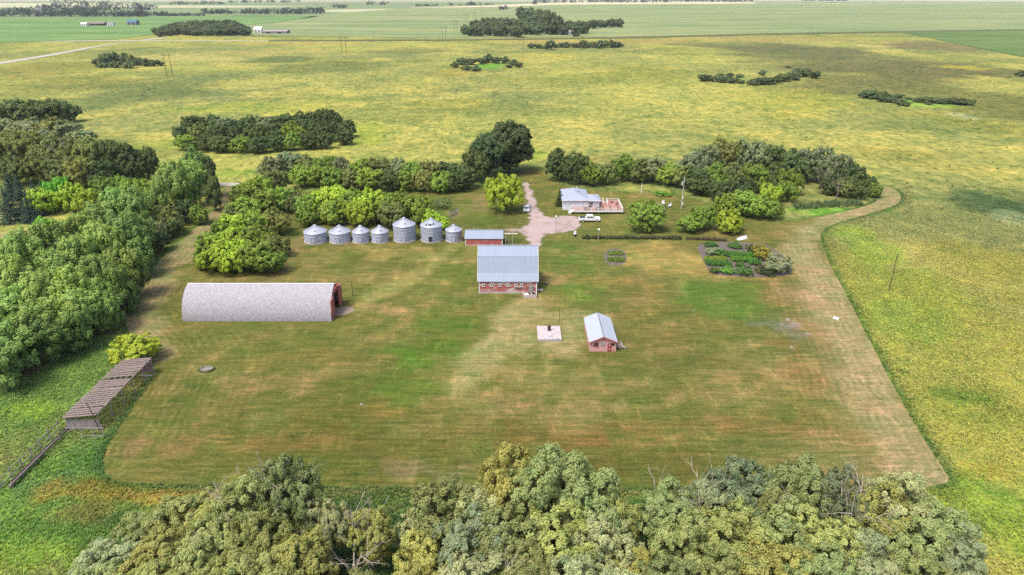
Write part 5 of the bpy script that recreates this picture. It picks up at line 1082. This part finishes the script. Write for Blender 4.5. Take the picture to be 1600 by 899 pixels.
def shrub(px, py, r, h, ck, label, name='garden_shrub'):
    g = G(px, py); g.y += r * .6
    return plant('bush', g, h, r, ck, label, 'shrub', name, 'shrubs in the flower garden')
for s in [(1112, 389, 1.6, 1.1, 'greengarden', 'low green shrub at the upper left corner of the flower garden'), (1116, 400, 1.7, 1.5, 'silver', 'pale flowering shrub behind the left veg rows'), (1128, 402, 1.6, 1.4, 'greengarden', 'leafy shrub in the upper left of the flower garden'),
          (1118, 428, 1.2, 1.0, 'maple', 'small round bush nearest the lower left corner of the flower garden'), (1139, 429, 1.5, 1.3, 'bright', 'round bright bush, second along the lower edge of the flower garden'), (1164, 431, 1.7, 1.4, 'greengarden', 'largest round green bush on the lower edge of the flower garden'), (1157, 419, 1.1, .9, 'greengarden', 'small green bush just behind the largest round one'),
          (1188, 427, 1.3, 1.1, 'olive', 'olive round bush next to the silvery shrub'), (1180, 415, 1.3, 1.1, 'greengarden', 'dark green bush between the veg rows and silvery shrub'), (1178, 394, 1.6, 1.2, 'dark', 'dark bush at the upper edge of the flower garden'), (1152, 389, 1.6, .9, 'greengarden', 'flat green bush centred on the upper edge of the flower garden'), (1193, 408, 2.2, 2.6, 'yellow', 'yellow-tinged bush on the right side of the flower garden'),
          (1190, 400, 1.8, 2.0, 'yellow', 'yellow bush behind the yellow-tinged bush')]: shrub(*s)
shrub(1217, 428, 2.8, 3.6, 'silver', 'big silvery shrub at the lower right corner of the flower garden')
shrub(1202, 432, 1.6, 1.4, 'dark', 'dark low bush at the foot of the big silvery shrub')
for a, b, c_, lab in [((1138, 400), (1180, 402), (100, 150, 56), 'upper long bright vegetable row'), ((1142, 407), (1182, 410), (110, 158, 56), 'lower long bright vegetable row'), ((1102, 408), (1135, 408), (140, 160, 56), 'yellow-green vegetable row at the left'), ((1104, 413), (1142, 416), (92, 138, 60), 'lowest left vegetable row, mid green')]:
    hh = clump_obj("vegetable_row", hedge_spec(G(*a), G(*b), 1.9, .9, 260, int(a[0]) % 99), c_, 24, .15, .34, 5); tag(hh, lab + ' in the flower garden', 'vegetables', 'vegetable rows')
v = clump_obj("vegetable_plants", hedge_spec(G(949, 397), G(974, 397), 2.2, .35, 80, 8) + hedge_spec(G(950, 407), G(976, 407), 2.6, .35, 100, 9), (122, 146, 52), 20, .14, .3, 8); tag(v, 'leafy vegetables in the small square garden bed', 'vegetables', kind='stuff')
v = clump_obj("corn_patch", hedge_spec(G(677, 323), G(703, 323), 7, 1.7, 260, 10), (136, 152, 92), 16, .18, .3, 11); tag(v, 'pale block of corn beside the bare bed behind the bins', 'corn', kind='stuff')
v = clump_obj("bed_plants", hedge_spec(G(702, 329), G(712, 329), 3, .4, 26, 14) + hedge_spec(G(705, 337), G(714, 335), 2, .3, 14, 15), (120, 140, 60), 14, .15, .3, 15); tag(v, 'few small plants on the bare bed beside the corn', 'plants', kind='stuff')
clump = clump_obj("undergrowth", hedge_spec(G(1240, 325), G(1345, 318), 5, .9, 300, 12), (98, 116, 74), 18, .2, .5, 12); tag(clump, 'low grey-green undergrowth at the foot of the big grove', 'undergrowth', kind='stuff')
cl2 = plant('maple', G(204, 531, 4.2), 4.4, 4.0, 'bright', 'single lime-green rounded bush at the top of the open shelter', 'shrub', 'lime_bush', kk=.5); cl2.children[0].color = (*C(184, 196, 60, .8), 1)
b_ = plant('bush', G(1034, 301, .9), 1.0, 2.2, 'bright', 'flat bright green patch bush under the windbreak', 'shrub', 'low_bush')

# shelter, feed bunk, rails
SX0, SX1, SY0, SY1, ZL, ZR_ = -65.6, -60.7, 84.0, 100.2, 2.25, 2.75
sh = empty("open_shelter", ((SX0 + SX1) / 2, (SY0 + SY1) / 2, 0)); tag(sh, 'weathered open cattle shelter with slatted plank roof on posts', 'shelter')
ax, by = (SX1 - SX0) / 2, (SY1 - SY0) / 2; rp = random.Random(4); mb = MB(); y = -by - .3
while y < by + .3:
    wd = .38
    if not (abs(y - 2.2) < .22 or abs(y - 5.0) < .2):
        x0 = -ax - rp.uniform(.05, .45); x1 = ax + rp.uniform(.02, .25); dy = rp.uniform(-.14, .14)
        f = lambda x: ZL + (ZR_ - ZL) * (x + ax) / (2 * ax) + .12
        mb.bar((x0, y, f(x0)), (x1, y + dy, f(x1)), wd, .035)
    y += .62 + rp.uniform(-.05, .06)
mb.build("roof_planks", M['weather2'], sh)
mb = MB()
for x in np.linspace(-ax, ax, 6): z = ZL + (ZR_ - ZL) * (x + ax) / (2 * ax); mb.bar((x, -by - .2, z), (x, by + .2, z), .08, .16)
mb.build("rafter", M['weather'], sh)
for i in range(6):
    y = -by + 2 * by * i / 5
    for x, z in ((-ax, ZL), (ax, ZR_)):
        MB().tube((x + rp.uniform(-.1, .1), y, 0), (x, y, z - .05), .08, .07, 7).build("post", M['weather'], sh)
mb = MB(); x = -ax
while x < ax - .1:
    h_ = 1.75 + rp.uniform(-.12, .1); mb.box((x + .12, -by - .1, h_ / 2 + .05), (.2, .04, h_), rp.uniform(-.03, .03)); x += .235
mb.build("end_wall", M['weather'], sh)
mb = MB(); y = -by + .2
while y < by: mb.box((-ax - .08, y, .9 + rp.uniform(-.05, .05)), (.04, .2, 1.8)); y += .3
mb.build("back_wall", M['weather2'], sh)
MB().box((ax - 1.2, by + .05, 1.2), (2.3, .05, 2.2)).build("end_wall", M['weather2'], sh)
MB().bar((ax - 1.8, by - 1.2, .12), (ax + .3, by - 1.2, .12), .35, .2).build("bottom_plank", M['weather'], sh)
pl = MB(); pb = Vector((-60.75, 83.55, 0)); pl.tube((0, 0, -.1), (-.35, 0, 3.0), .09, .07, 7); pl.tube((-.35, 0, 3.0), (-1.0, .3, 4.9), .07, .05, 7)
tag(pl.build("leaning_pole", M['darkmetal'], None, pb), 'bent dark pole leaning up past the shelter roof corner', 'pole')
fb = empty("feed_bunk", (-65.4, 77.3, 0)); tag(fb, 'long grey plank feed bunk running down from the open shelter', 'feed bunk')
mb = MB(); mb.box((0, -3, .5), (.42, 6.8, .05)).box((.25, 0, .62), (.05, 12.8, .26)).box((-.25, .3, .60), (.05, 12.2, .22)).bar((-.05, .2, .62), (.12, 6.2, .50), .12, .05); mb.build("trough", M['weather2'], fb)
for y in np.linspace(-6.2, 6.2, 7):
    for x in (-.25, .25): MB().box((x, y, .24), (.1, .1, .48)).build("support", M['weather'], fb)
rl = empty("rail_fence", (-66.7, 77.0, 0)); tag(rl, 'weathered post and rail fence beside the feed bunk', 'fence')
for i, y in enumerate(np.linspace(-6.0, 6.6, 7)): MB().tube((rp.uniform(-.08, .08), y, 0), (rp.uniform(-.12, .12), y, 1.75 + rp.uniform(-.1, .2)), .08, .07, 7).build("post", M['weather'], rl)
MB().bar((0.05, -6.4, 1.35), (.05, 6.8, 1.4), .05, .14).build("rail", M['weather'], rl); MB().bar((0.1, -6.4, .5), (.1, 6.8, .55), .05, .14).build("rail", M['weather'], rl)
r2 = empty("gate_rails", (-60.9, 82.2, 0)); tag(r2, 'broken rail gate panel standing in grass below the shelter wall', 'gate')
for x in (-1.6, .1, 1.6): MB().tube((x, 0, 0), (x - .15, .2, 2.0), .07, .06, 7).build("post", M['weather'], r2)
MB().bar((-3.8, 0, 1.55), (1.8, 0, 1.5), .05, .14).build("rail", M['weather'], r2); MB().bar((-1.7, 0, .15), (1.8, 0, .12), .05, .12).build("rail", M['weather'], r2); MB().bar((-3.6, 0, .9), (-1.6, 0, 1.8), .05, .1).build("rail", M['weather'], r2)
pf = empty("plank_fence", G(35, 580)); tag(pf, 'grey plank fence under the edge of the poplar grove', 'fence')
pa, pb2 = G(64, 556) - G(35, 580), G(4, 604) - G(35, 580)
for k in range(7): q = pa.lerp(pb2, k / 6); MB().tube(q, q + Vector((0, 0, 1.2)), .09, .08, 7).build("post", M['weather'], pf)
for z in (.35, .7, 1.05): MB().bar(pa + Vector((0, 0, z)), pb2 + Vector((0, 0, z)), .05, .18).build("rail", M['weather'], pf)

# stones and yard bits
g = G(323, 578); tr = empty("stone_trough", g); tag(tr, 'oval pale trough sunk in a tuft of grass on the mown yard', 'trough')
ob = MB().lathe([(1.0, 0), (1.0, .35), (.86, .35), (.8, .12), (.001, .12)], 28).build("basin", M['rock'], tr); ob.scale = (1.1, .8, 1)
tf = clump_obj("grass_tuft", [(1.3 * math.cos(a) , 1.0 * math.sin(a) , .12) for a in np.linspace(0, 6.28, 40)], (104, 122, 54), 10, .12, .2, 31); tf.parent = tr
tag(lump("boulder", M['plastic'], .55, G(1306, 498), seed=3), 'white boulder on the tan mown strip near the right edge', 'boulder')
for k, (px, py, r_, lab) in enumerate([(1231, 500, .45, 'pale flat stone on the bare stony patch'), (1240, 505, .35, 'small stone right of the pale flat stone'), (1222, 507, .3, 'small stone left of the pale flat stone'), (1262, 522, .4, 'lone stone on the lower stony patch'), (565, 632, .3, 'pale small stone in the open lower yard'), (1237, 543, .35, 'stone in the green grass below the stony patch'), (1084, 485, .2, 'dark little stone in the green grass')]):
    tag(lump("field_stone", M['rock'], r_, G(px, py), seed=20 + k, flat=.45), lab, 'stone', 'stones in the mown yard')
# poles
def pole(px, py, pt_, label, m='pole', r=.09, name="pole", cat='pole', top=None):
    g = G(px, py); h_ = ztop(g, pt_); o = empty(name, g); tag(o, label, cat)
    MB().tube((0, 0, -.2), (0, 0, h_), r, r * .75, 9).build("shaft", M[m], o)
    if top == 'lamp': MB().box((0, -.1, h_ - .1), (.5, .4, .45)).build("lamp", M['white'], o, bevel=.05)
    if top == 'yard':
        MB().bar((-.5, 0, h_ - 1.2), (.5, 0, h_ - 1.2), .1, .1).build("crossarm", M['polepale'], o)
        MB().tube((-.42, -.1, h_ - 2.4), (-.42, -.1, h_ - 1.5), .26, n=14).build("transformer", M['rim'], o)
        MB().box((.2, -.15, 1.5), (.35, .25, .6)).box((.15, -.15, h_ * .36), (.3, .25, .5)).build("meter_box", M['white'], o)
    return o
pole(1064.5, 326, 277, 'tall pale power pole with transformer on the house lawn', 'polepale', .17, 'power_pole', 'power pole', 'yard')
pole(873.5, 505, 481, 'thin dark pole at the back corner of the concrete slab', 'darkmetal', .05)
pole(551.5, 463, 439, 'dark post beside the open end of the arched shed', 'darkmetal', .07)
pole(868.5, 363, 338, 'grey lamp pole with white box lamp on the gravel', 'weather', .08, 'lamp_pole', 'lamp pole', 'lamp')
pole(934.5, 379, 358, 'slim pole with white birdhouse standing in the hedge', 'polepale', .06, 'birdhouse_pole', 'pole', 'lamp')
pole(1002, 303, 287, 'white clothesline post under the windbreak behind the house', 'white', .09)
pole(1388.5, 455, 397, 'weathered brown power pole in the meadow right of the yard', 'pole', .11)
pole(817, 104, 46, 'very thin tall mast out in the middle of the pasture', 'pole', .14, 'mast', 'mast')
hf = None
for k, (px, py, pt_, lab) in enumerate([(265.5, 119.5, 82.5, 'nearest twin-pole pylon, beside the dark bluff'), (538, 84, 58, 'twin-pole pylon second along the line'), (694, 63, 42.5, 'twin-pole pylon at the section track'), (712, 49, 29.5, 'twin-pole pylon just beyond the section track'), (729, 37.5, 23, 'twin-pole pylon by the far grove corner'), (741, 31.5, 17, 'twin-pole pylon behind the far grove corner'), (753, 21.5, 9, 'farthest visible twin-pole pylon')]):
    g = G(px, py)
    if hf is None:
        hf = empty("pylon", g)
        for x in (-2.1, 2.1): MB().tube((x, 0, 0), (x, 0, 16), .24, .18, 8).build("post", M['pole'], hf)
        MB().bar((-4.6, 0, 14.6), (4.6, 0, 14.6), .3, .3).build("crossarm", M['pole'], hf)
        o = hf
    else: o = copy_tree(hf); o.location = g
    tag(o, lab, 'pylon', 'twin-pole pylons across the pasture')

# distant farmsteads
def farm(px, py, wd, dp, ze, zr, wm, rm, label, name='farm_building', cat='farm building'):
    g = G(px, py); o, r_, a_, b_2 = gable_building(name, label, cat, g.x - wd / 2, g.x + wd / 2, g.y, g.y + dp, ze, zr, wm, rm, over=.4, th=.2)
    for x in (-wd * .25, wd * .2): MB().box((x, -dp / 2 - .1, ze * .38), (wd * .14, .1, ze * .7)).build("door", M['dark'], o)
    return o
farm(206, 39.5, 16, 12, 5, 9, M['purple'], M['teal'], 'distant machine shed with teal roof in the bright green field')
farm(150, 40.5, 28, 10, 3.5, 6, M['dark'], M['weather2'], 'distant long dark shed in the bright green field')
farm(131, 41.5, 9, 8, 4, 6, M['white'], M['white'], 'distant white shed left of the long dark shed')
farm(172, 41.0, 10, 8, 3.5, 5.5, M['white'], M['purple'], 'distant pale shed between dark shed and teal roof')
farm(403, 52.5, 10, 8, 5.5, 8.5, M['white'], M['white'], 'distant white building at the end of the crossroad grove')
farm(429, 53, 34, 16, 3, 4.5, M['purple'], M['weather'], 'distant low grey building beside the white one')
farm(224, 16, 26, 14, 6, 9, M['purple'], M['purple'], 'distant mauve roofed house among the village trees')
farm(60, 18, 16, 14, 6, 9, M['white'], M['purple'], 'distant pale house in the village woodland')
farm(205, 15, 10, 10, 5, 8, M['white'], M['white'], 'distant small white house beside the mauve roof')
farm(890, 55, 12, 8, 4, 6, M['white'], M['weather'], 'distant house roof in the lawn of the farthest grove')
g = G(899, 56); tag(MB().box((0, 0, 2.2), (1.6, 1.2, 4.4)).box((0, 0, 4.6), (8, 1.0, .5)).build("white_gateway", M['white'], None, g), 'distant white gateway at the farthest big grove', 'gateway')

# ------------------------------------------------------------------ air
hz = bpy.data.materials.new("haze"); hz.use_nodes = True; t = hz.node_tree; t.nodes.clear()
pv = t.nodes.new("ShaderNodeVolumePrincipled"); pv.inputs["Color"].default_value = (.86, .92, 1.0, 1); pv.inputs["Density"].default_value = .00005
pv.inputs["Anisotropy"].default_value = .2
om = t.nodes.new("ShaderNodeOutputMaterial"); t.links.new(pv.outputs[0], om.inputs["Volume"])
hb_ = MB().box((0, 6500, 32), (20000, 16000, 66)).build("haze", hz); tag(hb_, kind='stuff')
